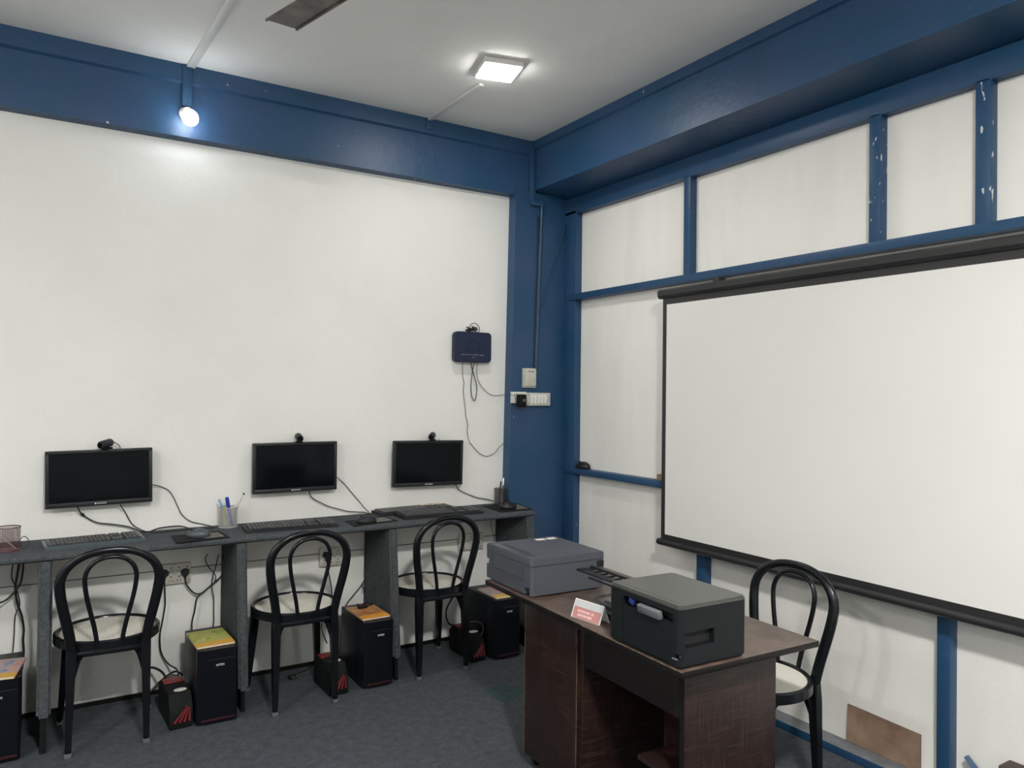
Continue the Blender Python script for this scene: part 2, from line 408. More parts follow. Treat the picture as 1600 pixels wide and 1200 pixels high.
def glyphs(bm, x0, z0, wd, ht, n, plane, seed=1, gap=()):
    """a row of n small block letters too small to read; plane(x, z) -> point and thickness direction box"""
    rnd = random.Random(seed); st = wd / n
    for i in range(n):
        if i in gap: continue
        x = x0 + st * i; lw = st * 0.24
        plane(bm, x + lw / 2, z0 + ht / 2, lw, ht)
        k = rnd.random()
        if k > 0.25: plane(bm, x + st * 0.36, z0 + (ht * 0.88 if k > 0.6 else ht * 0.1), st * 0.5, ht * 0.22)
        if k > 0.5: plane(bm, x + st * 0.36, z0 + ht * 0.5, st * 0.45, ht * 0.2)
        if k < 0.7: plane(bm, x + st * 0.6, z0 + ht / 2, lw, ht)

# ------------------------------------------------------------------ the room
WY = 4.07; BY = 4.01; CY = 3.99; FX = 2.882; PX = 2.93; BX = 2.645; CZ = 3.085
XL = -3.2; YR = -3.6
bm = bmesh.new(); bb(bm, (XL - 0.15, YR - 0.15, -0.12), (3.15, 4.25, 0.0)); struct('floor', bm, 'carpet')
bm = bmesh.new(); bb(bm, (XL - 0.15, YR - 0.15, CZ), (3.15, 4.25, CZ + 0.12)); struct('ceiling', bm, 'ceiling')
bm = bmesh.new(); bb(bm, (XL, WY, 0), (2.6, WY + 0.15, CZ)); struct('wall_back', bm, 'wall')
bm = bmesh.new(); bb(bm, (PX, YR, 0), (PX + 0.15, 4.22, CZ)); struct('wall_right', bm, 'panel')
bm = bmesh.new(); bb(bm, (XL - 0.15, YR, 0), (XL, 4.22, CZ)); struct('wall_left', bm, 'wall')
bm = bmesh.new(); bb(bm, (XL, YR - 0.15, 0), (3.08, YR, CZ)); struct('wall_rear', bm, 'wall')
# back beam with its thicker top band
bm = bmesh.new()
prism(bm, [(BY, 2.734), (BY - 0.003, 2.99), (BY - 0.018, 3.0), (BY - 0.02, CZ), (WY, CZ), (WY, 2.728)], BX + 0.02 - XL, axis=0, off=XL)
struct('trim_1', bm, 'blue')
# right beam (deep downstand) with band under the ceiling
bm = bmesh.new()
prism(bm, [(BX, 2.775), (BX, 3.03), (BX - 0.014, 3.036), (BX - 0.016, CZ), (PX, CZ), (PX, 2.742)], 4.05 - YR, axis=1, off=YR)
struct('trim_2', bm, 'blue')
# column in the corner, a touch out of plumb
bm = bmesh.new()
t = [(2.505, CY), (PX, CY), (PX, WY + 0.1), (2.505, WY + 0.1)]; b_ = [(2.462, CY), (PX, CY), (PX, WY + 0.1), (2.462, WY + 0.1)]
A = [bm.verts.new((x, y, 0)) for x, y in b_]; B = [bm.verts.new((x, y, 2.76)) for x, y in t]
bm.faces.new(A); bm.faces.new(B)
for i in range(4): bm.faces.new((A[i], A[(i + 1) % 4], B[(i + 1) % 4], B[i]))
struct('trim_3', bm, 'blue')
# painted timber frame on the right wall: (y0, y1, z0, z1)
def timber(n, y0, y1, z0, z1, x0=FX, m='blue'):
    bm = bmesh.new(); bb(bm, (x0, y0, z0), (PX + 0.01, y1, z1), 0.003); struct('trim_%d' % n, bm, m)
timber(4, YR, 3.992, 2.64, 2.745)          # top plate
timber(5, 3.868, 3.99, 0.0, 2.66)         # corner post
timber(6, YR, 3.93, 2.085, 2.125, FX - 0.012)   # upper rail
timber(7, 3.05, 3.955, 0.983, 1.020, FX - 0.012)  # lower rail, ends behind the screen
timber(8, 2.872, 2.919, 2.12, 2.65)       # upper studs
timber(9, 1.812, 1.862, 2.12, 2.65, FX, 'blue_chipped')
timber(10, 1.392, 1.445, 2.12, 2.65, FX, 'blue_chipped')
timber(11, 2.748, 2.806, 0.02, 0.99)      # lower studs
timber(12, 1.524, 1.574, 0.02, 0.99)
timber(13, 0.35, 0.40, 2.12, 2.65)
timber(14, -0.9, -0.85, 0.02, 2.65)
bm = bmesh.new(); bb(bm, (2.840, YR, 0), (PX, 3.98, 0.035), 0.002)
bs = struct('baseboard_right', bm, ['blue', 'ledge'])
for p in bs.data.polygons:
    if p.normal.z > 0.9: p.material_index = 1
bm = bmesh.new(); bb(bm, (XL, WY - 0.010, 0.0), (2.47, WY, 0.02)); struct('baseboard_back', bm, 'edge_band')
# thin dark step line on the wall below the desk
bm = bmesh.new(); bb(bm, (XL, WY - 0.0075, 0.598), (2.46, WY, 0.602)); struct('trim_15', bm, 'ledge_line')
bm = bmesh.new(); bb(bm, (XL, WY - 0.004, 0.606), (2.46, WY, 0.79)); struct('trim_16', bm, 'wall')

# ------------------------------------------------------------------ conduits and cables on the structure
def strip(name, lo, hi, m, label, cat, bev=0.003):
    bm = bmesh.new(); bb(bm, lo, hi, bev); o = obj(name, bm, m); center(o); return tag(o, label, cat)
p = Z(290, 105, CZ)
def ceil_strip(a, b, wd, ht, label):
    a = Vector(a); b = Vector(b); d = b - a; L = d.length; an = math.atan2(d.y, d.x)
    bm = bmesh.new(); bx(bm, (L / 2, 0, -ht / 2), (L, wd, ht), 0.002)
    o = obj('cable_conduit', bm, 'conduit_white'); o.location = a; o.rotation_euler = (0, 0, an); tag(o, label, 'conduit')
    return o
g0 = Z(297, 105, CZ); g0.y = BY - 0.021
ceil_strip(g0, g0 + V(0.10, -2.3, 0), 0.040, 0.012, 'white cable trunking on the ceiling running up from the bulb on the blue beam')
g1 = Z(668, 187, CZ); g1.y = BY - 0.021
ceil_strip(g1, Z(752, 130, CZ) + V(0.003, 0.0, 0), 0.028, 0.014, 'short white conduit between square ceiling light and back beam')
pb = Y(291, 165, BY)
strip('cable_conduit', (pb.x - 0.022, BY - 0.028, 2.88), (pb.x + 0.022, BY - 0.0005, CZ - 0.001), 'blue', 'blue painted conduit on the beam directly above the bare bulb', 'conduit')
strip('cable_conduit', (g1.x - 0.02, BY - 0.03, 3.02), (g1.x + 0.02, BY - 0.0005, CZ - 0.001), 'blue', 'stub of blue painted conduit on the back beam below the thin ceiling conduit', 'conduit')
pc = Y(829, 270, BY)
bm = bmesh.new()
bb(bm, (pc.x - 0.018, BY - 0.032, 2.70), (pc.x + 0.018, BY - 0.0005, CZ - 0.001), 0.003)
bb(bm, (pc.x - 0.018, CY - 0.026, 2.675), (2.70, CY - 0.0005, 2.705), 0.003)
o = obj('cable_conduit', bm, 'blue'); center(o); tag(o, 'blue painted conduit running down the corner where the two beams meet', 'conduit')
pt = Y(845, 330, CY); pe = Y(836, 572, CY)
bm = bmesh.new(); tube(bm, [V(pt.x, CY - 0.011, 2.674), V(pe.x, CY - 0.011, 1.655)], 0.010, 10)
o = obj('cable_conduit', bm, 'blue'); center(o); tag(o, 'blue painted pipe down the column to the white isolator box', 'conduit')
bm = bmesh.new()
tube(bm, cr_path([Y(841, 338, CY - 0.006), Y(841, 400, CY - 0.006), Y(838, 470, CY - 0.006), Y(835, 573, CY - 0.006)], 8), 0.005, 8)
o = obj('wall_cable', bm, 'cable'); center(o); tag(o, 'thin black cable clipped beside the painted pipe on the column', 'cable')
bm = bmesh.new()
tube(bm, cr_path([Y(886, 338, CY - 0.006), Y(876, 380, CY - 0.006), Y(863, 425, CY - 0.006), Y(847, 478, CY - 0.006)], 8), 0.004, 8)
o = obj('wall_cable', bm, 'blue'); center(o); tag(o, 'blue painted cable crossing the corner column diagonally', 'cable')

# ------------------------------------------------------------------ lamps
def bulb(loc, rz, lit, label):
    bl = thing('light_bulb', label, 'light bulb', loc, rz)
    bm = bmesh.new(); lathe(bm, [(0.001, 0), (0.034, 0), (0.034, 0.012), (0.028, 0.02), (0.021, 0.026), (0.021, 0.05), (0.018, 0.05)], 28)
    h = obj('bulb_holder', bm, 'ceramic', bl); h.rotation_euler = (PI / 2, 0, 0)
    bm = bmesh.new(); lathe(bm, [(0.014, 0), (0.018, 0.012), (0.032, 0.034), (0.038, 0.058), (0.036, 0.078), (0.026, 0.097), (0.010, 0.107), (0.001, 0.108)], 28)
    h = obj('bulb_globe', bm, lit, bl); h.location = (0, -0.048, 0); h.rotation_euler = (PI / 2 + 0.75, 0, 0.10)
bulb((pb.x, BY, 2.846), 0, 'bulb', 'bare white lit bulb in a round holder on the blue back beam')
bulb((XL, 2.0, 2.82), PI / 2, 'fill_bulb', 'added unseen fill bulb high on the far left wall nearer the desk')  # this and the next two bulbs are added unseen to brighten ceiling and room
bulb((XL, -0.8, 2.82), PI / 2, 'fill_bulb', 'added unseen fill bulb high on the far left wall behind the camera')
bulb((BX - 0.0005, -2.3, 2.90), -PI / 2, 'fill_bulb', 'added unseen fill bulb on the right beam behind the camera')
pc4 = [Z(755, 92, CZ - 0.03), Z(824, 100, CZ - 0.03), Z(795, 130, CZ - 0.03), Z(748, 122, CZ - 0.03)]
def ceiling_light(x, y, rz, lit, label, s=0.196):
    t = thing('ceiling_light', label, 'ceiling light', (x, y, CZ), rz)
    bm = bmesh.new(); bx(bm, (0, 0, -0.014), (s, s, 0.028), 0.006); obj('frame', bm, 'white_plastic', t)
    bm = bmesh.new(); bx(bm, (0, 0, -0.030), (s - 0.016, s - 0.016, 0.006), 0.002); obj('diffuser', bm, lit, t)
    return t
ceiling_light(1.878, 3.165, math.radians(-14), 'panel_lit', 'square white surface light glowing on the ceiling near the corner')
ceiling_light(0.50, -0.30, 0.1, 'room_lit', 'square white ceiling light over the middle of the room', 0.3)
ceiling_light(-1.7, 1.2, 0.0, 'room_lit', 'added unseen square fill light over the left side of the room', 0.16)  # lamp added out of view to even out the light

# ceiling fan, mostly above the frame
hubp = V(0.93, 2.16, 2.86)
fan = thing('ceiling_fan', 'brown metal ceiling fan with one dusty blade reaching into view', 'ceiling fan', hubp)
bm = bmesh.new(); lathe(bm, [(0.012, 0.22), (0.05, 0.22), (0.055, 0.17), (0.014, 0.165), (0.014, 0.07), (0.05, 0.06), (0.095, 0.035), (0.10, -0.02), (0.07, -0.045), (0.01, -0.05)], 32)
obj('motor', bm, 'fan', fan)
tip = (Z(417, 38, 2.85) + Z(460, 43, 2.85)) / 2
a0 = math.atan2(tip.y - hubp.y, tip.x - hubp.x); L = math.hypot(tip.y - hubp.y, tip.x - hubp.x)
for k in range(3):
    bm = bmesh.new()
    prism(bm, [(0.16, -0.045), (L - 0.020, -0.056), (L + 0.018, 0.050), (0.16, 0.045)], 0.004, axis=2, off=-0.004)
    prism(bm, [(0.16, -0.047), (L - 0.020, -0.058), (L - 0.018, -0.052), (0.16, -0.041)], 0.009, axis=2, off=-0.010)
    prism(bm, [(0.16, 0.041), (L + 0.016, 0.046), (L + 0.018, 0.052), (0.16, 0.047)], 0.009, axis=2, off=-0.010)
    bb(bm, (0.08, -0.018, -0.006), (0.2, 0.018, 0.0))
    bmesh.ops.rotate(bm, cent=(0, 0, 0), matrix=Matrix.Rotation(math.radians(5), 3, 'X'), verts=bm.verts[:])
    q = obj('blade', bm, 'fan', fan); q.rotation_euler = (0, 0, a0 + k * 2 * PI / 3)

# ------------------------------------------------------------------ long desk along the wall
DT = 0.800; DF = 3.695
dk = thing('computer_desk', 'long narrow grey carpet covered desk along the back wall', 'desk', (1.0, 3.85, 0))
off = V(-1.0, -3.85, 0)
def add_part(name, bm, m, parent, o_):
    bmesh.ops.translate(bm, vec=o_, verts=bm.verts[:]); return obj(name, bm, m, parent)
bm = bmesh.new()
prof = [(WY - 0.002, DT), (DF + 0.014, DT), (DF + 0.004, DT - 0.005), (DF, DT - 0.014), (DF + 0.002, DT - 0.024), (DF + 0.012, DT - 0.031), (WY - 0.002, DT - 0.031)]
prism(bm, prof, 2.475 + 1.6, axis=0, off=-1.6)
add_part('worktop', bm, 'desk_carpet', dk, off)
for i, (x0, x1, zb) in enumerate(((-0.87, -0.82, 0.14), (0.005, 0.057, 0.145), (0.797, 0.842, 0.10), (1.563, 1.608, 0.115), (2.425, 2.475, 0.10))):
    zt = DT - 0.0312; sl_ = 0.085            # the uprights lean forward towards their feet
    yf = lambda z: DF + 0.004 - sl_ * (1 - z / zt)
    bm = bmesh.new(); prism(bm, [(yf(0) + 0.02, 0), (yf(zt) + 0.02, zt), (WY - 0.012, zt), (WY - 0.012, 0)], x1 - x0 - 0.028, axis=0, off=x0 + 0.014)
    s = add_part('upright_panel', bm, 'black_matte', dk, off)
    bm = bmesh.new(); prism(bm, [(yf(zb), zb), (yf(zt), zt), (WY - 0.012, zt), (WY - 0.012, zb + 0.02), (yf(zb) + 0.05, zb + 0.02), (yf(zb) + 0.05, zb)], x1 - x0, axis=0, off=x0)
    bmesh.ops.bevel(bm, geom=[e for e in bm.edges if abs((e.verts[0].co - e.verts[1].co).normalized().x) < 0.2 and max(v.co.y for v in e.verts) < 3.8], offset=0.010, segments=3, affect='EDGES')
    add_part('carpet_wrap', bm, 'desk_carpet', s, off)

# ------------------------------------------------------------------ monitors and webcams
def monitor(c4, label, idx):
    P = [Y(px, py, WY - 0.06) for px, py in c4]      # tl tr br bl
    c = (P[0] + P[1] + P[2] + P[3]) / 4
    wd = ((P[1] - P[0]).length + (P[2] - P[3]).length) / 2; ht = ((P[3] - P[0]).length + (P[2] - P[1]).length) / 2
    roll = math.atan2((P[1] - P[0]).z + (P[2] - P[3]).z, (P[1] - P[0]).x + (P[2] - P[3]).x)
    t = thing('monitor', label, 'monitor', (c.x, WY - 0.06, c.z)); t.rotation_euler = (0, -roll, 0)
    bm = bmesh.new()
    b = 0.016; bl_ = 0.022
    # bezel ring
    bb(bm, (-wd / 2, 0, ht / 2 - b), (wd / 2, 0.028, ht / 2), 0.003)
    bb(bm, (-wd / 2, 0, -ht / 2), (wd / 2, 0.028, -ht / 2 + bl_), 0.003)
    bb(bm, (-wd / 2, 0.0002, -ht / 2 + 0.005), (-wd / 2 + b, 0.028, ht / 2 - 0.005), 0.003)
    bb(bm, (wd / 2 - b, 0.0002, -ht / 2 + 0.005), (wd / 2, 0.028, ht / 2 - 0.005), 0.003)
    bz = obj('bezel', bm, 'bezel', t)
    bm = bmesh.new(); bb(bm, (-wd / 2 + b - 0.002, 0.005, -ht / 2 + bl_ - 0.002), (wd / 2 - b + 0.002, 0.012, ht / 2 - b + 0.002)); obj('screen', bm, 'glass', t)
    bm = bmesh.new(); bb(bm, (-wd / 2 + 0.004, 0.012, -ht / 2 + 0.004), (wd / 2 - 0.004, 0.034, ht / 2 - 0.004), 0.006)
    bb(bm, (-0.05, 0.03, -0.05), (0.05, 0.062, 0.05), 0.004)
    obj('back_cover', bm, 'black_matte', t)
    bm = bmesh.new()
    bmesh.ops.create_circle(bm, cap_ends=True, segments=16, radius=0.0042, matrix=Matrix.Translation((-0.020, -0.0008, -ht / 2 + 0.011)) @ Matrix.Rotation(PI / 2, 4, 'X'))
    glyphs(bm, -0.013, -ht / 2 + 0.008, 0.040, 0.006, 8, lambda bm, x, z, a, c_: bb(bm, (x - a / 2, -0.0009, z - c_ / 2), (x + a / 2, 0.0004, z + c_ / 2)), 3)
    obj('logo', bm, 'logo', bz)
    return t
m1 = monitor([(69, 706), (238, 699.5), (238.5, 783.5), (71, 796.5)], 'wall mounted black monitor on the left above the keyboard with grey rim', 1)
m2 = monitor([(396, 693), (527, 689.5), (526.5, 764.5), (395, 773)], 'wall mounted black monitor in the middle, right of the silver pen cup', 2)
m3 = monitor([(617, 689), (725, 688), (722, 757), (613.5, 762)], 'wall mounted black monitor nearest the blue column', 3)
def webcam(px, py, rz, tilt, label):
    p = Y(px, py, WY - 0.055)
    t = thing('webcam', label, 'webcam', p, rz)
    bm = bmesh.new()
    tube(bm, [V(0, -0.040, 0.024), V(0, -0.035, 0.0245), V(0, 0.024, 0.034), V(0, 0.030, 0.035)], lambda s: 0.0155 if s in (0, 1) else 0.0185, 20)
    obj('barrel', bm, 'dark_grey', t)
    bm = bmesh.new(); cyl(bm, (0, -0.0425, 0.0236), (0, -0.0395, 0.024), 0.012); obj('lens', bm, 'glass', t)
    bm = bmesh.new(); bx(bm, (0, 0, 0.010), (0.018, 0.03, 0.014), 0.003); bx(bm, (0, -0.010, 0.006), (0.038, 0.02, 0.006), 0.002); bx(bm, (0, 0.036, -0.012), (0.034, 0.006, 0.034), 0.002); bx(bm, (0, 0.018, 0.008), (0.016, 0.04, 0.006), 0.002)
    obj('clip', bm, 'black_matte', t)
    t.rotation_euler = (0, tilt, rz)
    return t
webcam(165, 703, -0.75, 0.12, 'black webcam turned sideways on top of the left monitor')
webcam(467, 692, -0.12, 0, 'black webcam on top of the middle monitor')
webcam(676, 689, -0.62, -0.1, 'small black webcam on top of the monitor nearest the blue column')

# ------------------------------------------------------------------ keyboards, mice, pads
def keyboard(p0, p1, depth, label, rim, hh=0.020):
    """front edge from p0 to p1 in plan"""
    p0 = Vector(p0); p1 = Vector(p1); L = (p1 - p0).length; an = math.atan2(p1.y - p0.y, p1.x - p0.x)
    t = thing('keyboard', label, 'keyboard', (p0.x, p0.y, p0.z), an)
    bm = bmesh.new()
    prism(bm, [(0, 0), (0, 0.011), (0.012, 0.014), (depth - 0.01, hh), (depth, hh - 0.004), (depth, 0)], L, axis=0, off=0)
    obj('case', bm, rim, t)
    sl = math.atan2(hh - 0.014, depth - 0.022)
    if rim == 'key_side':
        bm = bmesh.new(); bx(bm, (0, 0, 0), (L - 0.024, depth - 0.042, 0.003), 0.001, Matrix.Rotation(sl, 3, 'X'))
        q = obj('key_deck', bm, 'black', t); q.location = (L / 2, depth / 2 + 0.010, (0.014 + hh) / 2 + 0.0012)
    bm = bmesh.new(); rows = 6; y0 = 0.026 if rim == 'key_side' else 0.012; dy = (depth - y0 - 0.010) / rows
    for ri in range(rows):
        y = y0 + dy * (ri + 0.5); z = 0.014 + (y - 0.012) * math.tan(sl) + 0.004
        x = 0.014; end = L - 0.014
        blocks = [(0.014, 0.014 + (L - 0.028) * 0.655), (0.014 + (L - 0.028) * 0.68, 0.014 + (L - 0.028) * 0.80), (0.014 + (L - 0.028) * 0.825, end)]
        for bi, (a, b) in enumerate(blocks):
            n = (15, 3, 4)[bi]; st = (b - a) / n; i = 0
            while i < n:
                wk = 1
                if bi == 0 and ri == 0 and i == 4: wk = 6
                if bi == 1 and ri == 2: i += 1; continue
                bx(bm, (a + st * (i + wk / 2), y, z), (st * wk - 0.0035, dy - 0.0035, 0.006), 0.0)
                i += wk
    obj('keys', bm, 'key', t)
    return t
dz = DT + 0.0005
keyboard(Z(70, 862, dz), Z(228, 846, dz), 0.165, 'black keyboard with shiny grey rim below the left monitor', 'key_side')
keyboard(Z(385, 834, dz), Z(529, 823.5, dz), 0.150, 'plain black keyboard below the middle monitor', 'dark_grey')
kb_front = keyboard(Z(632, 812.5, dz + 0.001), Z(756, 802, dz + 0.001), 0.145, 'front one of two overlapping black keyboards near the blue column', 'dark_grey', 0.022)
kb_back = keyboard(Z(600, 808, dz) + V(0, 0.02, 0), Z(716, 797, dz) + V(0, 0.03, 0), 0.14, 'rear black keyboard of the overlapping pair, sticking out to the left', 'dark_grey', 0.018)
def mousepad(pts, label, prt=0.55):
    P = [Z(px, py, DT + 0.0005) for px, py in pts]
    c = sum(P, V(0, 0, 0)) / 4
    t = thing('mouse_pad', label, 'mouse pad', c)
    bm = bmesh.new(); prism(bm, [((p - c).x, (p - c).y) for p in P], 0.003, axis=2); obj('cloth', bm, 'mousepad', t)
    a, b, cc, d = [(p - c) for p in P]
    q = [a.lerp(b, prt), a.lerp(b, 0.93), d.lerp(cc, 0.93), d.lerp(cc, prt)]
    q = [q[0].lerp(q[3], 0.15), q[1].lerp(q[2], 0.15), q[1].lerp(q[2], 0.8), q[0].lerp(q[3], 0.8)]
    bm = bmesh.new(); prism(bm, [(p.x, p.y) for p in q], 0.0004, axis=2, off=0.003); obj('printed_panel', bm, 'mousepad_print', t)
    return t
mousepad([(275, 849), (359, 840), (342, 830), (267, 838)], 'black mouse pad beside the grey rimmed keyboard')
mousepad([(554, 823), (622, 814), (597, 807), (539, 815)], 'black mouse pad in front of the gap between middle and right monitors')
mousepad([(782, 801), (833, 796.5), (808, 787), (754, 791)], 'black mouse pad at the end of the long desk by the column')
def mouse(p, rz, label, m='dark_grey', s=1.0):
    t = thing('computer_mouse', label, 'mouse', p, rz)
    bm = bmesh.new(); bmesh.ops.create_uvsphere(bm, u_segments=24, v_segments=14, radius=1)
    for v in bm.verts:
        x, y, z = v.co; k = 1 + 0.12 * y
        v.co = Vector((x * 0.031 * k * s, y * 0.053 * s, max(z, -0.35) * 0.030 * (1 - 0.25 * max(0, y)) * s + 0.0105 * s))
    obj('shell', bm, m, t)
    bm = bmesh.new(); cyl(bm, (-0.003 * s, 0.028 * s, 0.034 * s), (0.003 * s, 0.028 * s, 0.034 * s), 0.007 * s, seg=16); obj('scroll_wheel', bm, 'black', t)
    return t
pz = DT + 0.0036
mouse(Z(310, 839, pz), 1.2, 'dark grey mouse on the pad right of the grey rimmed keyboard', 'mouse_grey')
mouse(Z(573, 817, pz), 1.35, 'black mouse on the pad between middle and right monitors')
mouse(Z(794, 795, pz), 1.2, 'black mouse on the pad beside the blue column', 'black')
pm = X(908, 727, 2.895)
mouse(V(2.898, 3.79, 1.0205), 0.08, 'glossy black mouse resting on the blue rail right of the column', 'black', 1.1)

# ------------------------------------------------------------------ pen cups and pens
def pen_cup(c, rad, h, m, label):
    t = thing('pen_cup', label, 'pen cup', c)
    bm = bmesh.new(); seg = 46; n = 16; rings = []
    for i in range(n + 1):
        z = 0.004 + (h - 0.006) * i / n
        rings.append([bm.verts.new((rad * math.cos(2 * PI * (k + 0.5 * (i % 2)) / seg), rad * math.sin(2 * PI * (k + 0.5 * (i % 2)) / seg), z)) for k in range(seg)])
    for A, B in zip(rings, rings[1:]):
        for k in range(seg): bm.faces.new((A[k], A[(k + 1) % seg], B[(k + 1) % seg], B[k]))
    bmesh.ops.wireframe(bm, faces=bm.faces[:], thickness=0.0022, use_replace=True, use_even_offset=False)
    obj('mesh_wall', bm, m, t)
    bm = bmesh.new(); tube(bm, [V(rad * math.cos(a), rad * math.sin(a), h) for a in [2 * PI * k / 32 for k in range(32)]], 0.0022, 8, closed=True); obj('rim', bm, m, t)
    bm = bmesh.new(); lathe(bm, [(0.001, 0), (rad + 0.002, 0), (rad + 0.002, 0.005), (0.001, 0.005)], 32); obj('base', bm, m, t)
    return t
def pen(base, top, rad, m, label, capm=None, capf=0.25, tipm=None):
    base = Vector(base); top = Vector(top)
    t = thing('pen', label, 'pen', base)
    d = top - base
    bm = bmesh.new(); tube(bm, [V(0, 0, 0), d * 0.04, d * (1 - capf if capm else 1.0)], lambda s: rad * (0.4 if s == 0 else 1), 10); obj('barrel', bm, m, t)
    if capm:
        bm = bmesh.new(); tube(bm, [d * (1 - capf), d * 0.97, d], lambda s: rad * (1.35 if s < 1 else 0.8), 10); obj('cap', bm, capm, t)
    return t
c1 = Z(12, 862, DT); c1 = V(c1.x, c1.y + 0.02, DT)
pen_cup(c1, 0.045, 0.100, 'wire_maroon', 'maroon wire mesh pen cup at the left end of the desk')
pen(c1 + V(0.030, -0.012, 0.006), c1 + V(-0.075, 0.0, 0.118), 0.0035, 'pen_white', 'pale pen lying slanted in the maroon mesh cup')
c2 = Z(356, 823, DT); c2 = V(c2.x, min(c2.y, 4.0), DT)
pen_cup(c2, 0.044, 0.100, 'wire_silver', 'silver wire mesh pen cup between left and middle monitors')
pen(c2 + V(0.01, 0, 0.006), c2 + V(-0.046, 0.0, 0.142), 0.0045, 'pen_pale', 'pale blue pen leaning left in the silver cup', 'pen_pale')
pen(c2 + V(0.016, -0.012, 0.006), c2 + V(-0.010, -0.01, 0.152), 0.007, 'ink_blue', 'thick dark blue marker in the silver cup', 'ink_blue', 0.35)
pen(c2 + V(0.022, 0.012, 0.006), c2 + V(0.000, 0.01, 0.128), 0.0055, 'black', 'short black pen in the silver cup')
pen(c2 + V(-0.022, 0.006, 0.006), c2 + V(-0.018, -0.006, 0.103), 0.006, 'pen_yellow', 'yellow green pen standing inside the silver cup')
pen(c2 + V(-0.022, -0.008, 0.006), c2 + V(0.078, 0.005, 0.165), 0.004, 'pen_white', 'white pen with dark tip leaning right out of the silver cup', 'black', 0.05)
pen(c2 + V(-0.016, 0.014, 0.006), c2 + V(0.056, 0.016, 0.130), 0.0045, 'pen_white', 'shorter grey white pen leaning right in the silver cup')
c3 = Z(776, 786, DT); c3 = V(c3.x - 0.01, 4.0, DT)
pen_cup(c3, 0.040, 0.098, 'wire_black', 'black wire mesh pen cup at the foot of the blue column')
pen(c3 + V(0.005, -0.01, 0.006), c3 + V(0.018, 0, 0.165), 0.004, 'mid_grey', 'taller grey pen in the black mesh cup', 'metal', 0.3)
pen(c3 + V(-0.005, 0.01, 0.006), c3 + V(0.006, 0.012, 0.142), 0.004, 'dark_grey', 'shorter dark pen in the black mesh cup')
# pale wooden disc standing behind the keyboards
pw = Z(690, 790, DT)
bm = bmesh.new(); L = 0.085
prism(bm, [(-L, 0), (L, 0), (L, 0.014), (L * 0.8, 0.024), (L * 0.3, 0.030), (-L * 0.3, 0.030), (-L * 0.8, 0.024), (-L, 0.014)], 0.012, axis=1)
o = obj('wooden_plaque', bm, 'wood_pale'); o.location = (1.990, WY - 0.016, DT + 0.0005); tag(o, 'small pale wooden piece against the wall behind the two overlapping keyboards', 'wooden piece')

# ------------------------------------------------------------------ cables
def cable(pts, rad, label, m='cable', n=6, name='cable', cat='cable', extra=None):
    bm = bmesh.new(); tube(bm, cr_path(pts, n), rad, 8)
    if extra: extra(bm)
    o = obj(name, bm, m); center(o); return tag(o, label, cat)
def DW(pts, off_=0.03, zt=DT + 0.003):
    """on the wall above the desk, or lying on the worktop"""
    out = []
    for q in pts:
        px, py = q[:2]
        p = Y(px, py, WY - (q[2] if len(q) > 2 else off_))
        if p.z < zt: p = Z(px, py, zt)
        out.append(p)
    return out
a = DW([(121, 793, 0.045), (129, 804), (150, 816), (175, 819), (200, 823), (220, 830, 0.02), (232, 831), (250, 825), (280, 822), (300, 826), (333, 825)], 0.018)
cable(a, 0.0032, 'black power cable hanging from the left monitor onto the desk', extra=lambda bm: tube(bm, [a[1] - V(0.006, 0, -0.006), a[1], a[1] + V(0.007, 0, -0.008)], lambda s: 0.008 if s == 0.5 else 0.005, 10))
cable(DW([(188, 789, 0.045), (196, 801), (205, 817), (215, 825), (230, 831), (246, 832), (264, 830), (300, 826.5), (331, 825)], 0.013), 0.0025, 'thinner black cable hanging from the bottom right of the left monitor')
cable(DW([(236, 757, 0.045), (250, 760), (263, 766), (271, 777), (277, 790), (285, 805), (299, 815), (322, 820), (337, 824)], 0.012), 0.0022, 'thin black cable looping down from the right side of the left monitor')
cable(DW([(177, 690, 0.05), (185, 695, 0.04), (189, 702, 0.03)]), 0.002, 'short cable at the back of the left webcam')
cable(DW([(482, 767, 0.045), (488, 778), (500, 785), (516, 792), (532, 796), (544, 799), (560, 800), (571, 800.6), (579, 804)], 0.02), 0.0027, 'black cable sagging from the bottom of the middle monitor')
cable(DW([(524, 744, 0.045), (536, 754), (548, 768), (560, 782), (569, 793), (580, 804)], 0.012), 0.0022, 'thin cable running diagonally from the right side of the middle monitor')
cable(DW([(711, 756, 0.045), (716, 764), (726, 770), (744, 777), (760, 780), (771, 783)], 0.02), 0.003, 'black cable hanging from the monitor nearest the blue column')
cable(DW([(685, 686, 0.06), (688, 690, 0.05), (687, 696, 0.03)]), 0.0015, 'short cable at the back of the right webcam')
cable([Z(34, 854, DT + 0.002), Y(31, 845, 3.93), Y(38, 838, 3.93), Y(45, 845, 3.93), Z(42, 854, DT + 0.002), Z(30, 859, DT + 0.002)], 0.0018, 'small loop of thin cable beside the maroon mesh cup')
rc = 'cable_thin'
cable([Y(px, py, WY - o_) for px, py, o_ in ((723, 562, 0.03), (723, 587, 0.02), (725, 598, 0.015), (724, 612, 0.012), (727, 638, 0.01), (728, 650, 0.01), (731, 664, 0.01), (730, 674, 0.01), (733, 689, 0.01), (742, 701, 0.01), (750, 709, 0.01), (761, 713, 0.01), (772, 708, 0.01), (779, 700, 0.01), (784, 695, 0.008), (790, 689, 0.006))], 0.0019, 'long thin cable drooping from the wall box to the column edge', rc)
cable([Y(px, py, WY - 0.022) for px, py in ((742, 562), (738, 582), (736, 600), (737, 618), (741, 626), (744, 619), (745, 604), (740, 584), (734, 562))], 0.0027, 'dark cable loop hanging under the navy wall box', 'cable')
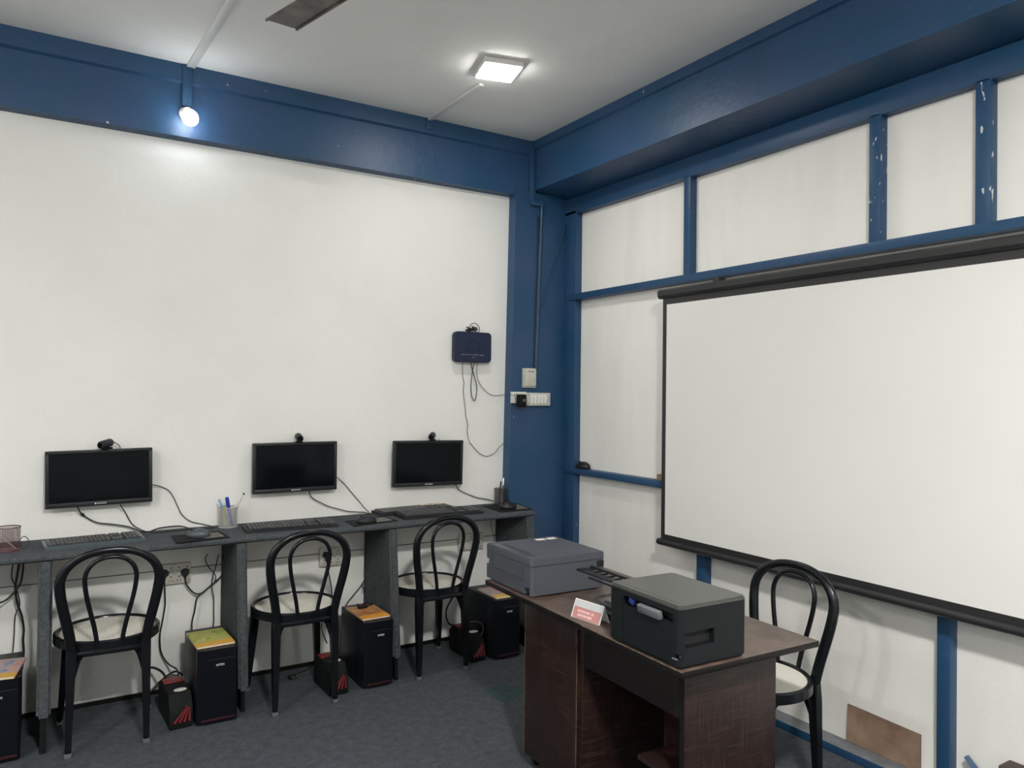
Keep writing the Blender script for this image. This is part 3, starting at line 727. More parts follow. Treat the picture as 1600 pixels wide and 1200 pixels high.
c_ = [Y(px, py, WY - 0.014) for px, py in ((746, 562), (745, 584), (750, 600), (760, 612), (771, 618))] + [Y(788, 616.5, WY - 0.03), Y(797, 616, CY - 0.012), Y(802, 618, CY - 0.028)]
cable(c_, 0.0018, 'thin cable curving from the wall box to the switchboard', rc)
# below the desk
def YW(pts, off_=0.02, rad=0.0035, label='', m='cable'):
    P = []
    for q in pts:
        p = Y(q[0], q[1], WY - (q[2] if len(q) > 2 else off_))
        P.append(p)
    return cable(P, rad, label, m)
YW([(257.5, 899, 0.045), (257, 908, 0.03), (258, 940), (257, 952), (253, 975), (250, 990), (250, 1009), (252, 1020), (257, 1030), (265, 1039, 0.05), (274, 1044, 0.12), (278, 1050, 0.17), (278, 1062, 0.22)], 0.025, 0.0038, 'black power cable from the left wall socket down to the left battery backup')
YW([(289, 897, 0.045), (289, 905, 0.03), (292, 914), (300, 924), (308, 928), (316, 926), (328, 916), (343, 903), (350, 892, 0.04), (350, 878, 0.06), (348, 868, 0.08)], 0.03, 0.0038, 'black cable swinging from the left wall socket up towards the desk')
YW([(313, 928), (307, 937), (304, 955), (300, 972), (300, 990, 0.06)], 0.03, 0.004, 'thick black cable dropping behind the tower with the yellow book')
YW([(325, 866), (321, 872), (323, 881), (330, 891), (336, 898), (337, 906), (333, 912)], 0.05, 0.0025, 'short bent cable under the desk left of the second upright')
YW([(342, 866), (340, 873), (337, 886), (333, 899), (331, 915), (334, 935), (334, 955), (334, 972), (332, 986, 0.07)], 0.035, 0.0025, 'thin cable dropping straight to the tower with the yellow book')
YW([(226, 1046, 0.05), (236, 1043, 0.07), (245, 1045, 0.12), (254, 1051, 0.17), (261, 1062, 0.22)], 0.05, 0.0055, 'thick black cord arching into the left battery backup')
YW([(231, 1086, 0.06), (246, 1069, 0.05), (261, 1056, 0.05), (271, 1050, 0.05), (278, 1050, 0.05), (285, 1055, 0.05)], 0.05, 0.005, 'thick black cord rising diagonally behind the left battery backup')
YW([(580, 838), (573, 855), (571, 873), (572, 886), (572, 900), (567, 911), (567, 918), (572, 926), (581, 935), (589, 946, 0.05)], 0.04, 0.003, 'black cable winding down to the right of the orange book tower')
YW([(594, 858, 0.05), (587, 869), (576, 879), (572, 888), (571, 903), (564, 915), (553, 929), (544, 940), (538, 950, 0.05)], 0.03, 0.0032, 'black cable running down leftwards to the orange book tower')
YW([(511, 870, 0.045), (511, 880), (513, 893), (516, 907), (518, 930), (508, 960), (502, 979), (505, 991, 0.1), (511, 1005, 0.2)], 0.03, 0.003, 'cable from the middle wall socket down to the middle battery backup')
YW([(32, 868), (27, 898), (24, 919), (27, 942), (34, 963), (37, 983), (36, 1000), (37, 1021), (34, 1046)], 0.05, 0.005, 'thick cable bundle left of the first desk upright')
YW([(37, 868), (35, 897), (29, 917), (10, 937), (-6, 944)], 0.06, 0.0042, 'cable branching left out of the photo from the bundle by the first upright')
YW([(23, 868), (18, 900), (25, 918), (31, 943), (24, 962), (22, 995), (20, 1022, 0.06)], 0.03, 0.0025, 'thin cable hanging left of the cable bundle by the first upright')
YW([(712, 925, 0.1), (704, 939), (698, 951), (697, 963), (702, 975), (710, 977, 0.14), (722, 975, 0.18)], 0.08, 0.005, 'thick cord looping beside the chair nearest the column')
P = [Y(734, 972, 3.74), Y(744, 971, 3.72), Y(752, 975, 3.70), Y(755, 983, 3.68), Y(752, 993, 3.66)]
cable(P, 0.004, 'black cord arched over the right battery backup')
YW([(767, 813, 0.08), (768, 825, 0.08), (771, 838, 0.08), (772, 850, 0.08)], 0.08, 0.002, 'thin cable hanging at the right end of the desk')

# ------------------------------------------------------------------ wall sockets under the desk
def socket_board(px0, px1, py, label, plugs, npl=4):
    a = Y(px0, py, WY - 0.012); b = Y(px1, py, WY - 0.012); zc = 0.582
    L = b.x - a.x; t = thing('socket_board', label, 'socket board', ((a.x + b.x) / 2, WY - 0.004, zc))
    bm = bmesh.new(); bb(bm, (-L / 2, -0.022, -0.05), (L / 2, -0.001, 0.05), 0.005); obj('plate', bm, 'aged_white', t)
    bm = bmesh.new(); n = npl
    for i in range(n):
        x = -L / 2 + L * (i + 0.5) / n; sk = bmesh.new()
        for dx, dz_, w_, h_ in ((0, 0.030, 0.005, 0.008), (-0.007, 0.014, 0.004, 0.006), (0.007, 0.014, 0.004, 0.006), (0, -0.014, 0.005, 0.008), (-0.007, -0.032, 0.004, 0.006), (0.007, -0.032, 0.004, 0.006)):
            bb(sk, (x + dx - w_ / 2, -0.0228, dz_ - h_ / 2), (x + dx + w_ / 2, -0.020, dz_ + h_ / 2))
        bb(sk, (x - L / n * 0.42, -0.0222, -0.040), (x + L / n * 0.42, -0.0205, -0.039)); obj('outlet', sk, 'pin', t)
        if i in (1, 2): sw = bmesh.new(); bb(sw, (x - 0.009, -0.0255, -0.006), (x + 0.009, -0.020, 0.006), 0.001); obj('switch', sw, 'rocker', t)
    bm.free()
    return t
def plug(px, py, r_, label, tall=False):
    p = Y(px, py, WY - 0.045)
    t = thing('power_plug', label, 'plug', p)
    bm = bmesh.new(); lathe(bm, [(0.001, 0), (r_ * 0.8, 0), (r_, 0.006), (r_, 0.016), (r_ * 0.85, 0.020), (0.001, 0.020)], 20)
    bmesh.ops.rotate(bm, cent=(0, 0, 0), matrix=Matrix.Rotation(-PI / 2, 3, 'X'), verts=bm.verts[:])
    obj('body', bm, 'cable', t)
    bm = bmesh.new(); tube(bm, [V(0, 0.008, -r_ * 0.7), V(0, 0.008, -r_ - 0.016)], lambda s: 0.008 - 0.004 * s, 10); obj('cord_sleeve', bm, 'cable', t)
    return t
socket_board(247, 298, 893, 'white socket board under the desk behind the left chair', 2)
socket_board(499, 543, 866, 'white socket board under the desk behind the middle chair', 1)
socket_board(716, 754, 841, 'white socket board under the desk behind the chair nearest the column', 0, 3)
plug(257.5, 897, 0.019, 'round black plug in the left part of the left socket board')
plug(290, 895, 0.019, 'black plug in the right part of the left socket board')
plug(511, 868, 0.018, 'black plug in the socket board behind the middle chair')
# loose plug on the floor
p = Z(456, 1057, 0.012)
t = thing('power_plug', 'loose black plug with bright pins on the carpet behind the middle chair', 'plug', p, 0.4)
bm = bmesh.new(); bx(bm, (0, 0, 0), (0.035, 0.028, 0.022), 0.005); obj('body', bm, 'cable', t)
bm = bmesh.new()
for sx in (-0.008, 0.008): cyl(bm, (sx, -0.014, 0), (sx, -0.032, 0), 0.0032)
obj('pins', bm, 'metal', t)
bm = bmesh.new(); tube(bm, cr_path([V(0, 0.012, 0), V(0.05, 0.03, -0.008), V(0.12, 0.03, -0.009), V(0.2, 0.07, -0.009), V(0.3, 0.10, -0.009)], 6), 0.003, 8); obj('cord', bm, 'cable', t)

# ------------------------------------------------------------------ computer towers, books, battery backups
def tower(x0, x1, yf, label, h=0.335, d=0.345):
    wd = x1 - x0
    t = thing('computer_tower', label, 'computer tower', ((x0 + x1) / 2, yf + d / 2, 0))
    bm = bmesh.new(); bb(bm, (-wd / 2, -d / 2 + 0.03, 0.008), (wd / 2, d / 2, h), 0.004); obj('case', bm, 'tower', t)
    bm = bmesh.new()
    prism(bm, [(-wd / 2, -d / 2 + 0.03), (-wd / 2, -d / 2 + 0.012), (-wd / 2 + 0.035, -d / 2), (wd / 2 - 0.008, -d / 2), (wd / 2, -d / 2 + 0.008), (wd / 2, -d / 2 + 0.03)], h - 0.012, axis=2, off=0.010)
    fp = obj('front_panel', bm, 'tower_front', t)
    bm = bmesh.new(); bb(bm, (-wd / 2 + 0.02, -d / 2 - 0.002, 0.018), (wd / 2 - 0.010, -d / 2 + 0.004, 0.028), 0.001); obj('red_strip', bm, 'red_dim', fp)
    bm = bmesh.new(); bb(bm, (-wd / 2 + 0.04, -d / 2 - 0.0015, h - 0.048), (wd / 2 - 0.012, -d / 2 + 0.002, h - 0.045)); obj('seam', bm, 'dark_grey', fp)
    text_mesh('logo', 'INTEX', 0.0125, 'logo', fp, (0.010, -d / 2 - 0.0008, h - 0.072), (PI / 2, 0, 0), 0.0005)
    bm = bmesh.new()
    for sx in (-1, 1):
        for sy in (-1, 1): bx(bm, (sx * (wd / 2 - 0.02), sy * (d / 2 - 0.05), 0.005), (0.02, 0.03, 0.010), 0.001)
    obj('feet', bm, 'black_matte', t)
    return t
TH = 0.335
tower(-0.225, -0.047, 3.615, 'black computer tower cut by the left edge of the photo')
tower(0.606, 0.779, 3.565, 'black computer tower with a yellow and green book on top')
tower(1.390, 1.545, 3.590, 'black computer tower with an orange book on top')
tower(2.165, 2.330, 3.615, 'black computer tower nearest the column, partly behind the brown table')
def book(cx, cy, rz, wd, d, cov, label, th=0.009, lift=0.0):
    t = thing('book', label, 'book', (cx, cy, TH + 0.0005), rz)
    bm = bmesh.new(); bb(bm, (-wd / 2 + 0.002, -d / 2 + 0.001, 0.0006), (wd / 2 - 0.002, d / 2 - 0.002, th - 0.0006)); obj('pages', bm, 'paper', t)
    bm = bmesh.new()
    bb(bm, (-wd / 2, -d / 2, th - 0.0008), (wd / 2, d / 2, th)); obj('front_cover', bm, cov, t)
    bm = bmesh.new(); bb(bm, (-wd / 2, -d / 2, 0), (wd / 2, d / 2, 0.0008)); obj('back_cover', bm, cov, t)
    return t
book(-0.15, 3.735, -0.16, 0.20, 0.235, book_cover('book_orange_blue', (0.42, 0.42, 0.44), (0.62, 0.36, 0.06), (0.12, 0.17, 0.36), (0.60, 0.20, 0.12), 3.0), 'book with grey blue cover and yellow band on the leftmost tower')
book(0.686, 3.72, 0.04, 0.165, 0.24, book_cover('book_yellow_green', (0.60, 0.52, 0.06), (0.65, 0.36, 0.05), (0.10, 0.26, 0.06), (0.26, 0.34, 0.30), 1.6), 'yellow and green covered book on the tower by the left chair')
book(1.468, 3.75, 0.02, 0.150, 0.24, book_cover('book_orange', (0.60, 0.26, 0.08), (0.78, 0.34, 0.03), (0.32, 0.11, 0.05), (0.58, 0.34, 0.16), 2.2), 'orange covered book on the tower behind the middle chair')
book(2.260, 3.75, 0.0, 0.150, 0.22, book_cover('book_tan', (0.48, 0.44, 0.38), (0.74, 0.46, 0.08), (0.12, 0.17, 0.38), (0.52, 0.10, 0.10), 5.1), 'tan and blue covered book on the tower behind the brown table')
# black adapter lying on the orange book
bm = bmesh.new(); bx(bm, (0, 0, 0.007), (0.05, 0.022, 0.014), 0.003); tube(bm, cr_path([V(0.02, 0, 0.007), V(0.05, 0.012, 0.006), V(0.075, 0.016, 0.006)], 5), 0.004, 8)
bx(bm, (-0.02, 0.012, 0.018), (0.012, 0.008, 0.014), 0.001)
o = obj('cable_adapter', bm, 'cable'); o.location = (1.462, 3.81, TH + 0.0102); o.rotation_euler = (0, 0, 0.2); tag(o, 'black cable adapter lying on the orange book', 'adapter')
def ups(x, yf, label, rz=0.0, wd=0.095, h=0.145, d=0.27):
    t = thing('battery_backup', label, 'battery backup', (x, yf + d / 2, 0), rz)
    bm = bmesh.new()
    prism(bm, [(-d / 2, 0.0), (-d / 2 - 0.004, 0.016), (-d / 2 + 0.004, h * 0.62), (-d / 2 + 0.045, h), (d / 2 - 0.03, h), (d / 2, h * 0.8), (d / 2, 0.0)], wd, axis=0, off=-wd / 2)
    bmesh.ops.bevel(bm, geom=bm.edges[:], offset=0.004, segments=2, affect='EDGES')
    bd = obj('case', bm, 'black_matte', t)
    bm = bmesh.new(); bb(bm, (-wd / 2 + 0.006, d / 2 - 0.095, h - 0.004), (wd / 2 - 0.006, d / 2 - 0.035, h + 0.006), 0.003); obj('rear_panel', bm, 'red', t)
    bm = bmesh.new(); lathe(bm, [(0.001, 0), (0.022, 0), (0.022, 0.0012), (0.001, 0.0012)], 24)
    bmesh.ops.scale(bm, vec=(1.25, 0.9, 1), verts=bm.verts[:])
    q = obj('label_sticker', bm, 'white_label', t); q.location = (0.008, -d / 2 + 0.075, h + 0.0002)
    bm = bmesh.new()
    for i in range(4):
        x1 = -0.030 + i * 0.021; top = V(wd / 2 - 0.014 - (3 - i) * 0.004, -d / 2 - 0.0055, h * 0.62)
        bot = V(x1, -d / 2 - 0.0055, 0.030)
        top.y = -d / 2 + 0.0035 - 0.004; bot.y = -d / 2 - 0.0045
        tube(bm, [bot, top], lambda s: 0.0052 - 0.0035 * s, 6)
    bx(bm, (wd / 2 - 0.028, -d / 2 + 0.001, h * 0.66), (0.007, 0.005, 0.007), 0.002)
    obj('grille', bm, 'red', t)
    return t
ups(0.542, 3.595, 'black and red battery backup left of the yellow book tower', 0.05)
ups(1.262, 3.60, 'black and red battery backup half hidden by the middle chair', 0.03, d=0.235)
ups(2.082, 3.655, 'black and red battery backup beside the tower nearest the column', 0.0, 0.09)
# patch on the carpet
P = [Z(px, py, 0) for px, py in ((753, 1082), (788, 1070), (823, 1079), (790, 1099))]; c = sum(P, V(0, 0, 0)) / 4
bm = bmesh.new(); prism(bm, [((p - c).x, (p - c).y) for p in P], 0.0015, axis=2)
o = obj('carpet_patch', bm, 'patch'); o.location = c; tag(o, 'teal grey square patch on the carpet left of the brown table', 'carpet patch')

# ------------------------------------------------------------------ chairs
def make_chair(label):
    """origin on the floor under the seat centre; the back is towards -y"""
    t = thing('cafe_chair', label, 'chair', group=None)
    SZ = 0.455; R = 0.205
    bm = bmesh.new()
    lathe(bm, [(R - 0.022, SZ - 0.010), (R - 0.018, SZ - 0.001), (R - 0.008, SZ + 0.003), (R + 0.001, SZ - 0.003), (R + 0.001, SZ - 0.034), (R - 0.006, SZ - 0.040), (R - 0.022, SZ - 0.040), (R - 0.022, SZ - 0.010)], 56, cap=False)
    obj('seat_rim', bm, 'chair', t)
    bm = bmesh.new(); lathe(bm, [(0.001, SZ - 0.018), (R - 0.020, SZ - 0.016), (R - 0.019, SZ - 0.006), (0.11, SZ - 0.010), (0.001, SZ - 0.011)], 56); obj('seat_panel', bm, 'cane', t)
    # outer hoop: legs of the back rise from the rear of the seat, bulge, and close in a round arch
    def hoop(wb, wm, zt, zb, zm, yb, yt):
        half = []
        for k in range(13):
            t = k / 12; e = t * t * (3 - 2 * t); e = e * 0.75 + t * 0.25
            half.append(V(wb + (wm - wb) * e, yb + (yt - yb) * 0.75 * t, zb + (zm - zb) * (t ** 0.95)))
        for k in range(1, 13):
            a = PI / 2 * k / 12
            half.append(V(wm * math.cos(a) ** 0.9, yb + (yt - yb) * (0.75 + 0.25 * math.sin(a)), zm + (zt - zm) * math.sin(a) ** 0.95))
        half[-1].x = 0
        return half + [V(-p.x, p.y, p.z) for p in reversed(half[:-1])]
    path = cr_path(hoop(0.134, 0.181, 0.834, 0.395, 0.70, -0.168, -0.235), 2)
    bm = bmesh.new(); tube(bm, path, lambda s: 0.0205 - 0.006 * max(0, 1 - abs(s - 0.5) / 0.28), 14, flat=0.8, up=(0, 1, 0.0)); obj('back_hoop', bm, 'chair', t)
    path = cr_path(hoop(0.044, 0.094, 0.806, 0.415, 0.715, -0.192, -0.238), 2)
    bm = bmesh.new(); tube(bm, path, 0.0092, 12); obj('inner_hoop', bm, 'chair', t)
    # seat support: curved strut between the rear legs
    bm = bmesh.new()
    tube(bm, cr_path([V(-0.13, -0.165, 0.405), V(-0.06, -0.195, 0.412), V(0.06, -0.195, 0.412), V(0.13, -0.165, 0.405)], 6), 0.013, 10)
    for sx in (-1, 1):
        tube(bm, [V(sx * 0.13, -0.14, 0.43), V(sx * 0.155, 0.13, 0.43)], 0.014, 8)
    obj('seat_brace', bm, 'chair', t)
    def leg(sx, rear):
        a = V(sx * 0.137, -0.168, 0.43) if rear else V(sx * 0.150, 0.130, 0.44)
        b = V(sx * 0.143, -0.188, 0.0) if rear else V(sx * 0.178, 0.180, 0.0)
        bm = bmesh.new()
        w0 = 0.027; w1 = 0.0165
        pts = [a.lerp(b, k / 6) for k in range(7)]
        tube(bm, pts, lambda s: w0 + (w1 - w0) * min(1, s * 1.1), 4, up=(sx, 1 if not rear else -1, 0))
        es = [e for e in bm.edges if abs((e.verts[0].co - e.verts[1].co).normalized().dot((b - a).normalized())) > 0.98]
        bmesh.ops.bevel(bm, geom=es, offset=0.007, segments=3, affect='EDGES')
        if rear:   # knee bracket that flares into the seat
            tube(bm, cr_path([a.lerp(b, 0.32) + V(-sx * 0.004, 0.006, 0), a.lerp(b, 0.12) + V(-sx * 0.022, 0.02, 0), V(sx * 0.085, -0.15, 0.422)], 6), lambda s: 0.010 + 0.010 * s, 8)
        else:
            tube(bm, cr_path([a.lerp(b, 0.32) + V(0, -0.01, 0), a.lerp(b, 0.10) + V(0, -0.04, 0), V(sx * 0.150, 0.05, 0.43)], 6), lambda s: 0.010 + 0.008 * s, 8)
        l = obj('leg', bm, 'chair', t)
        bm = bmesh.new(); bx(bm, b + V(0, 0, 0.010), (0.027, 0.027, 0.020), 0.004); obj('foot_cap', bm, 'foot', l)
    for sx in (-1, 1):
        leg(sx, True); leg(sx, False)
    return t
ch = make_chair('black bentwood style chair with pale woven seat in front of the left monitor')
ch.location = (0.266, 3.725, 0); ch.rotation_euler = (0, 0, math.radians(-2))
dup(ch, (1.074, 3.710, 0), math.radians(1), 'black bentwood style chair with pale woven seat in front of the middle monitor')
dup(ch, (1.819, 3.775, 0), math.radians(3), 'black bentwood style chair with pale seat pushed in below the two overlapping keyboards')
dup(ch, (2.285, 1.925, 0), math.radians(91), 'black bentwood style chair behind the brown table facing it')

# ------------------------------------------------------------------ router and switches
t = thing('wall_router', 'navy blue rounded square box hung on the white wall with cables tangled on top', 'router', (0, 0, 0))
p0 = Y(711, 517, WY - 0.05); p1 = Y(768, 567, WY - 0.05)
cx = (p0.x + p1.x) / 2; cz = (p0.z + p1.z) / 2; wd = p1.x - p0.x; ht = p0.z - p1.z
t.location = (cx, WY - 0.05, cz)
bm = bmesh.new(); prism(bm, rrect(wd, ht, 0.025), 0.036, axis=1); 
bmesh.ops.bevel(bm, geom=[e for e in bm.edges if abs(e.verts[0].co.y) < 1e-5 and abs(e.verts[1].co.y) < 1e-5], offset=0.005, segments=3, affect='EDGES')
rt = obj('casing', bm, 'router', t)
bm = bmesh.new(); bx(bm, (0, 0.043, 0), (0.09, 0.014, 0.08), 0.003); obj('mount', bm, 'router', t)
bm = bmesh.new(); tube(bm, [V(0.045 * math.cos(a), -0.0003, 0.006 + 0.036 * math.sin(a)) for a in [2 * PI * k / 32 for k in range(32)]], 0.0008, 6, closed=True); obj('ring_mark', bm, 'black_matte', rt)
bm = bmesh.new()
glyphs(bm, -wd * 0.33, -ht * 0.27, wd * 0.62, 0.005, 22, lambda bm, x, z, a, c_: bb(bm, (x - a / 2, -0.0012, z - c_ / 2), (x + a / 2, 0.0004, z + c_ / 2)), 5, gap=(8, 11, 17))
bb(bm, (-0.007, -0.0012, -ht * 0.35), (0.006, 0.0004, -ht * 0.35 + 0.004))
obj('printed_text', bm, 'logo_dim', rt)
bm = bmesh.new(); rnd = random.Random(4)
pts = [V(rnd.uniform(-0.05, 0.035), rnd.uniform(0.0, 0.03), ht / 2 + rnd.uniform(0.002, 0.036)) for k in range(24)]
tube(bm, cr_path([V(-0.03, 0.01, ht / 2)] + pts + [V(0.03, 0.01, ht / 2)], 6), 0.0028, 8)
tube(bm, cr_path([V(-0.03, 0.015, ht / 2 + 0.012), V(-0.012, 0.015, ht / 2 + 0.045), V(0.02, 0.015, ht / 2 + 0.055), V(0.046, 0.015, ht / 2 + 0.032), V(0.046, 0.015, ht / 2 + 0.002)], 6), 0.0022, 8)
o = obj('cable_coil', bm, 'cable'); o.location = (cx, WY - 0.05, cz); o.data.transform(Matrix.Translation((0, 0, -ht / 2 - 0.001))); o.location.z += ht / 2 + 0.001
tag(o, 'tangle of black cable bunched on top of the navy wall box', 'cable')

a = Y(820, 575, CY - 0.035); b = Y(839, 606, CY - 0.035)
t = thing('isolator_box', 'white upright switch box on the blue column above the socket strip', 'switch box', ((a.x + b.x) / 2, CY, (a.z + b.z) / 2))
w2 = (b.x - a.x) / 2; h2 = (a.z - b.z) / 2
bm = bmesh.new(); bb(bm, (-w2, -0.022, -h2), (w2, 0, h2), 0.003); obj('back_box', bm, 'aged_white', t)
bm = bmesh.new(); bb(bm, (-w2 + 0.006, -0.036, -h2 + 0.010), (w2 - 0.006, -0.020, h2 - 0.003), 0.004); cv = obj('cover', bm, 'aged_white', t)
bm = bmesh.new(); bb(bm, (-0.018, -0.038, h2 - 0.022), (-0.006, -0.034, h2 - 0.017)); bb(bm, (0.004, -0.038, h2 - 0.024), (0.016, -0.034, h2 - 0.018)); obj('indicator', bm, 'pin', cv)
a = Y(824, 613.5, CY - 0.03); b = Y(860, 634, CY - 0.03)
t = thing('switchboard', 'cream strip of rocker switches on the blue column', 'switchboard', ((a.x + b.x) / 2, CY, (a.z + b.z) / 2))
w2 = (b.x - a.x) / 2; h2 = (a.z - b.z) / 2
bm = bmesh.new(); bb(bm, (-w2, -0.030, -h2), (w2, 0, h2), 0.004); pl = obj('plate', bm, 'aged_white', t)
for i in range(5):
    x = -w2 + 0.034 + i * (2 * w2 - 0.05) / 5
    bm = bmesh.new(); prism(bm, [(-0.0005, -h2 * 0.62), (-0.007, h2 * 0.1), (-0.003, h2 * 0.68), (0.004, h2 * 0.68), (0.004, -h2 * 0.62)], 0.017, axis=0, off=x - 0.0085)
    q = obj('rocker_switch', bm, 'rocker', t); q.location = (0, -0.031, 0)
bm = bmesh.new()
for sz in (-1, 1): cyl(bm, (-w2 + 0.009, -0.032, sz * (h2 - 0.012)), (-w2 + 0.009, -0.029, sz * (h2 - 0.012)), 0.0035)
obj('screws', bm, 'pin', t)
a = Y(800, 612, CY - 0.02); b = Y(823, 630, CY - 0.02)
t = thing('socket_plate', 'white socket plate at the left end of the switches on the column', 'socket', ((a.x + b.x) / 2, CY, (a.z + b.z) / 2))
w2 = (b.x - a.x) / 2; h2 = (a.z - b.z) / 2
bm = bmesh.new(); bb(bm, (-w2, -0.020, -h2), (w2 - 0.001, 0, h2), 0.003); obj('plate', bm, 'white_plastic', t)
bm = bmesh.new()
for sx, sz in ((-0.02, 0.022), (-0.02, -0.026)): cyl(bm, (sx, -0.022, sz), (sx, -0.019, sz), 0.003)
obj('screws', bm, 'pin', t)
pa = Y(815.5, 626, CY - 0.05)
t = thing('power_adapter', 'black power adapter plugged into the column socket', 'power adapter', (pa.x, CY - 0.0215, pa.z))
bm = bmesh.new(); bx(bm, (0, -0.022, 0), (0.052, 0.044, 0.078), 0.008, None, 3); bd = obj('body', bm, 'black_matte', t)
bm = bmesh.new(); lathe(bm, [(0.001, 0), (0.009, 0), (0.009, 0.001), (0.001, 0.001)], 20); q = obj('round_mark', bm, 'mid_grey', bd); q.rotation_euler = (PI / 2, 0, 0); q.location = (0.006, -0.0445, 0.002)
bm = bmesh.new(); tube(bm, cr_path([V(-0.01, -0.02, -0.038), V(-0.014, -0.02, -0.055), V(-0.03, -0.015, -0.045), V(-0.034, -0.010, -0.0), V(-0.038, -0.004, 0.04)], 6), 0.002, 8); obj('cord', bm, 'cable', t)

# ------------------------------------------------------------------ projection screen
SX = 2.80
y_l = 2.992; y_r = 0.75; zt_ = 2.022; zb_ = 0.722
ps = thing('projection_screen', 'large white pull down projection screen with black border on the right wall', 'projection screen', (SX, (y_l + y_r) / 2, zb_))
ym = (y_l + y_r) / 2; hl = (y_l - y_r) / 2; H = zt_ - zb_
def psb(lo, hi, bev=0.0):
    bm = bmesh.new(); bb(bm, lo, hi, bev); return bm
bm = bmesh.new(); prism(bm, [(-0.012, H - 0.022), (-0.022, H - 0.008), (-0.022, H + 0.016), (-0.010, H + 0.026), (0.03, H + 0.026), (0.038, H + 0.016), (0.038, H - 0.022)], 2 * hl + 0.02, axis=1, off=-hl - 0.01)
case = obj('roller_case', bm, 'screen_black', ps)
bm = bmesh.new()
for y in (-hl + 0.4, hl - 0.36): bb(bm, (0.02, y - 0.02, H + 0.01), (0.07, y + 0.02, H + 0.05), 0.002)
obj('hanger', bm, 'screen_black', case)
fb = obj('fabric', psb((-0.0008, -hl + 0.028, 0.01), (0.0008, hl - 0.028, H - 0.02)), 'fabric', ps)
for nm, lo, hi in (('side_border', (-0.0014, hl - 0.040, 0.01), (0.0012, hl - 0.012, H - 0.02)), ('side_border', (-0.0014, -hl + 0.012, 0.01), (0.0012, -hl + 0.040, H - 0.02)), ('top_border', (-0.0016, -hl + 0.012, H - 0.055), (0.0012, hl - 0.012, H - 0.015)), ('bottom_border', (-0.0016, -hl + 0.012, 0.005), (0.0012, hl - 0.012, 0.036))):
    obj(nm, psb(lo, hi), 'screen_black', fb)
bm = bmesh.new(); tube(bm, [V(0, -hl - 0.004, -0.008), V(0, -hl, -0.008), V(0, hl + 0.004, -0.008), V(0, hl + 0.012, -0.008)], lambda s: 0.014 if s in (0, 1) else 0.0175, 18); obj('weight_bar', bm, 'screen_black', ps)

# ------------------------------------------------------------------ small things on the right wall
pA = X(1323, 1100, 2.915); pB = X(1437, 1149, 2.915)
hb = V(0, 0, 0.031)
tl_ = (pA.y, pA.z); tr_ = (pB.y, pB.z)
bm = bmesh.new()
poly = [(tl_[0] + 0.006, 0.036), (tr_[0], 0.036), (tr_[0], tr_[1]), (tl_[0], tl_[1])]
prism(bm, poly, 0.005, axis=0, off=0.0)
o = obj('hardboard_sheet', bm, ['hardboard', 'hardboard_edge'])
for p in o.data.polygons:
    if abs(p.normal.x) < 0.5: p.material_index = 1
center(o)
o.location.x = 2.9235 - 0.0; tag(o, 'small brown hardboard sheet leaning on the right wall beside the stud', 'board')
o.rotation_euler = (0, 0, 0)
bm = bmesh.new(); bx(bm, (0, 0, 0.0165), (0.03, 0.07, 0.033), 0.002)
o = obj('wooden_block', bm, 'block'); o.location = (2.90, 3.075, 1.0205); tag(o, 'small tan block on the blue rail at the screen edge', 'wooden block')
# blue stick and brown box corner at the bottom right
a = X(1510, 1182, 2.905); b = X(1545, 1232, 2.885)
bm = bmesh.new(); tube(bm, [a, a.lerp(b, 0.5), b], lambda s: 0.013 + 0.006 * s, 4)
o = obj('timber_offcut', bm, 'blue'); center(o); tag(o, 'end of a blue painted stick leaning in the bottom right corner', 'stick')
q = X(1556, 1197, 2.83)
bm = bmesh.new(); bb(bm, (2.845, q.y - 0.14, 0.036), (2.925, q.y + 0.0, q.z), 0.004)
o = obj('wooden_offcut', bm, 'hardboard_edge'); center(o); tag(o, 'dark brown block top just showing at the bottom right corner', 'wood block')

# ------------------------------------------------------------------ printer table
TT = 0.70; rzT = math.radians(-2.0)
T0 = V(1.572, 1.580, 0)
tb = thing('printer_table', 'dark brown laminate table with a pedestal and drawer holding two printers', 'table', T0, rzT)
TW = 0.590; TL = 1.205
bm = bmesh.new(); bb(bm, (0, 0, TT - 0.020), (TW, TL, TT), 0.0015)
top = obj('tabletop', bm, ['laminate_top', 'edge_band'], tb)
for p in top.data.polygons:
    if p.normal.z < 0.5: p.material_index = 1
bm = bmesh.new(); bb(bm, (-0.0008, 0.0, TT - 0.0025), (0.001, 0.50, TT + 0.0002)); obj('worn_edge', bm, 'edge_worn', top)
ix0 = 0.080; ix1 = 0.478; iy0 = 0.078; iy1 = 0.985; pedy = 0.600; zb = 0.045; th = 0.018
bm = bmesh.new(); bb(bm, (ix0, iy0, zb), (ix1, iy0 + th, TT - 0.0205), 0.001)
obj('end_panel', bm, 'laminate', tb)
bm = bmesh.new(); bb(bm, (ix0 + 0.004, pedy, zb), (ix1, iy1, TT - 0.0205), 0.001); ped = obj('pedestal', bm, 'laminate', tb)
bm = bmesh.new(); bb(bm, (ix0 - 0.012, pedy + 0.022, zb + 0.004), (ix0 + 0.004, iy1 + 0.001, TT - 0.024), 0.001)
dr = obj('pedestal_door', bm, 'laminate', tb)
bm = bmesh.new(); bb(bm, (ix0 - 0.0128, pedy + 0.0212, zb + 0.004), (ix0 - 0.0115, pedy + 0.0228, TT - 0.024)); bb(bm, (ix0 - 0.0128, iy1 - 0.0002, zb + 0.004), (ix0 - 0.0115, iy1 + 0.0014, TT - 0.024)); obj('edge_strip', bm, 'edge_worn', dr)
bm = bmesh.new(); bb(bm, (ix0, iy0 + th + 0.003, 0.515), (ix0 + 0.016, pedy - 0.004, TT - 0.024), 0.001); obj('drawer_front', bm, 'drawer', tb)
